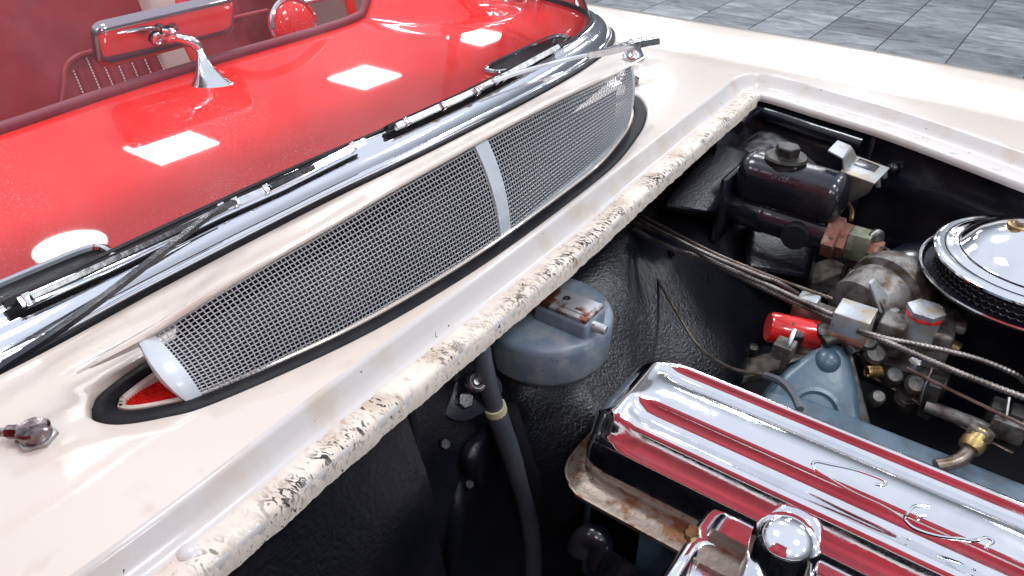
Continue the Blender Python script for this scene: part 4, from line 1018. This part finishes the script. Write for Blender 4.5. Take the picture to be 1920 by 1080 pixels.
# grimy frame rails under the linkage
rl = MB().box(P(1395, 700, -.30), (.15, .018, .01), ax=(unit([.55, .83, 0]), unit([-.83, .55, 0]), A([0, 0, 1])), bev=.003).build('engine_mount_rail', M['tan_metal'], car); lab(rl, 'grimy tan rail beside the blue casting')
MB().lathe(P(1412, 653, -.28), (0, 0, 1), [(.008, -.02), (.008, .003), (.004, .006)], 14).build('bolt', M['cast_dark'], rl)
MB().box(P(1525, 520, -.27), (.085, .022, .01), ax=(unit([.45, .89, 0]), unit([-.89, .45, 0]), A([0, 0, 1])), bev=.003).build('engine_mount_rail', M['tan_metal'], car)
MB().box(P(1545, 545, -.26), (.07, .012, .008), ax=(unit([.45, .89, 0]), unit([-.89, .45, 0]), A([0, 0, 1])), bev=.002).build('engine_mount_rail', M['cast_dark'], car)
MB().box((.0, .78, -.36), (.30, .16, .06), bev=.02).build('engine_block', M['black_satin'], car)
# throttle bracket by the coil
MB().poly([P(1480, 665, -.185), P(1540, 645, -.185), P(1532, 668, -.185), P(1470, 690, -.185)], [P(1480, 660, -.17), P(1540, 640, -.17), P(1532, 662, -.17), P(1470, 685, -.17)], bev=.002).build('coil_bracket', M['cast'], car)
MB().lathe(P(1492, 650, -.165), (0, 0, 1), [(.006, 0), (.006, .018), (.003, .02)], 12).build('bracket_stud', M['cast_dark'], car)

# ---- armoured cables and junction block
jb = P(1600, 600, -.105)
blk = MB().box(jb, (.019, .018, .013), bev=.0015).build('cable_block', M['zinc'], car); lab(blk, 'square metal junction block joining the armoured cables')
MB().box(jb+A([0, -.0002, -.016]), (.0192, .0182, .004), bev=.001).build('block_base', M['copper'], blk)
def armoured(pix, label, r_=.0034):
    pth = resample(cat([P(x, y, z) for x, y, z in pix], 10), .0011); mb = MB()
    rad = [r_*(1.0 if (k % 4) < 2 else .84) for k in range(len(pth))]
    o = mb.tube(pth, rad, 8).build('armoured_cable', M['cable'], car, sharp=80, recalc=False); lab(o, label); return o
armoured([(1188, 430, -.135), (1250, 462, -.128), (1330, 490, -.120), (1430, 540, -.112), (1520, 580, -.108), (1590, 610, -.106)], 'armoured cable running straight from firewall to junction block')
armoured([(1190, 418, -.130), (1260, 445, -.118), (1340, 492, -.108), (1440, 535, -.104), (1520, 572, -.102), (1590, 602, -.103)], 'armoured cable crossing over its neighbour before the junction block')
armoured([(1196, 412, -.128), (1250, 440, -.112), (1330, 478, -.100), (1420, 515, -.098), (1455, 528, -.104), (1495, 550, -.125)], 'armoured cable ending at the carburettor arm', .0030)
armoured([(1608, 620, -.106), (1660, 640, -.104), (1740, 675, -.102), (1830, 712, -.10), (1960, 760, -.098)], 'armoured cable running forward from the junction block', .0036)
armoured([(1608, 618, -.104), (1660, 634, -.102), (1740, 650, -.10), (1830, 672, -.102), (1900, 700, -.11), (1920, 715, -.12)], 'armoured cable bending away forward of the junction block', .0030)
for pts_ in (((1205, 405, -.125), (1330, 470, -.105), (1450, 520, -.11), (1560, 560, -.13)), ((1700, 690, -.15), (1800, 740, -.15), (1925, 800, -.15)), ((1625, 700, -.19), (1740, 765, -.2), (1900, 850, -.2))):
    MB().tube(cat([P(*q) for q in pts_], 8), .0019, 6).build('control_rod', M['line'], car)
# thin wire on the bulge, ring grommet
MB().tube(cat([P(1165, 462, -.17), P(1215, 500, -.175), P(1265, 580, -.18), P(1310, 650, -.175), P(1370, 690, -.15), P(1440, 705, -.13), P(1480, 730, -.12), P(1500, 765, -.118)], 8), .0019, 6).build('vacuum_line', M['line'], car)
MB().tube(cat([P(1435, 704, -.13), P(1465, 716, -.122), P(1487, 740, -.118), P(1500, 768, -.118)], 8), .0042, 8).build('sleeve', M['hose'], car)
gr = [P(1165+28*math.cos(a), 488+20*math.sin(a), -.165) for a in np.linspace(0, 2*math.pi, 28)]
MB().tube(gr, .006, 8, False).build('grommet', M['black_satin'], car)
# thin spark / stop-light wires in the dark of the bay
MB().tube(cat([P(1618, 446, -.13), P(1650, 460, -.13), P(1685, 478, -.13)], 4), .0012, 6).build('thin_rod', M['steel'], car)
MB().tube([P(1592, 490, -.16), P(1612, 518, -.16)], .001, 6).build('thin_rod', M['steel'], car)
MB().tube(cat([P(1680, 503, -.18), P(1700, 490, -.175), P(1716, 478, -.17), P(1722, 474, -.17)], 6), .0022, 6).build('red_wire', M['redwire'], car)
MB().tube(cat([P(1605, 455, -.2), P(1640, 462, -.2), P(1668, 490, -.2), P(1690, 520, -.2)], 6), .008, 10).build('dark_hose', M['black_satin'], car)
# fuel line with brass elbow
fe = P(1832, 818, -.150)
MB().tube(cat([P(1755, 874, -.158), P(1785, 868, -.155), P(1808, 856, -.152), P(1822, 836, -.150)], 8), .0068, 12).build('fuel_line', M['line'], car)
MB().lathe(P(1817, 842, -.150), unit([.15, .6, .3]), [(.010, 0), (.0115, .004), (.0115, .010), (.008, .012), (.008, .022)], 16).build('fuel_union', M['brass'], car)
MB().hexa(P(1833, 822, -.148), unit([.1, .3, 1]), .0115, .012).build('fuel_plug', M['tan_metal'], car)

# ---- air cleaner
ax0, ay0 = .060, .940; RA = .110
ac = MB().lathe((ax0, ay0, -.066), (0, 0, 1), [(RA-.004, -.0035), (RA, -.001), (RA, .0015), (RA-.003, .004), (RA-.008, .0048), (RA-.012, .0036), (RA-.016, .0046), (RA-.021, .0064), (RA-.025, .0062), (RA-.028, .0085), (RA-.033, .0150), (RA-.043, .0225), (RA-.058, .0300), (RA-.078, .0365), (RA-.098, .0395), (.0, .0400)], 72).build('air_cleaner', M['chrome'], car, sharp=50)
lab(ac, 'round air cleaner with polished chrome lid and black mesh')
for rr_, zz_ in ((RA-.012, -.0622), (RA-.0262, -.0590)):  # thin black rings added as shade in the lid grooves
    MB().tube([A([ax0+rr_*math.cos(a), ay0+rr_*math.sin(a), zz_]) for a in np.linspace(0, 2*math.pi, 73)], .0009, 6, False).build('lid_groove', M['black'], ac)
lr = P(1912, 424, -.030)
MB().lathe((lr[0], lr[1], -.0315), (0, 0, 1), [(.013, 0), (.013, .0035), (.010, .0045), (.008, .003), (.006, .003)], 24).build('lid_ring', M['brass'], ac)
MB().hexa((lr[0], lr[1], -.031), (0, 0, 1), .006, .008).build('lid_nut', M['steel'], ac)
MB().lathe((ax0, ay0, -.066), (0, 0, 1), [(RA-.010, -.034), (RA-.010, -.003)], 64).build('filter_core', M['black_satin'], ac)
MB().lathe((ax0, ay0, -.096), (0, 0, 1), [(.03, -.02), (RA-.01, -.006), (RA+.004, 0), (RA+.008, .004), (RA+.0085, .008), (RA+.006, .0085), (RA+.002, .003), (.02, .001)], 72).build('base_pan', M['black'], ac)
MB().tube([A([ax0+(RA+.0085)*math.cos(a), ay0+(RA+.0085)*math.sin(a), -.0885]) for a in np.linspace(0, 2*math.pi, 73)], .0017, 6, False).build('pan_bead', M['chrome_worn'], ac)
fm = MB(); nh = 72; rw_ = .0043
for row in range(4):
    for k in range(nh):
        a0 = 2*math.pi*(k+.5*(row % 2))/nh; zc_ = -.0725-row*.0068; rr = RA-.0085
        pts = []
        for s_ in range(8):
            b = 2*math.pi*s_/8; a = a0+rw_*math.cos(b)/rr; pts.append(A([ax0+rr*math.cos(a), ay0+rr*math.sin(a), zc_+rw_*math.sin(b)]))
        pts.append(pts[0]); fm.tube(pts, .0008, 4, False)
lab(fm.build('filter_mesh', M['black'], ac, recalc=False), kind='stuff')
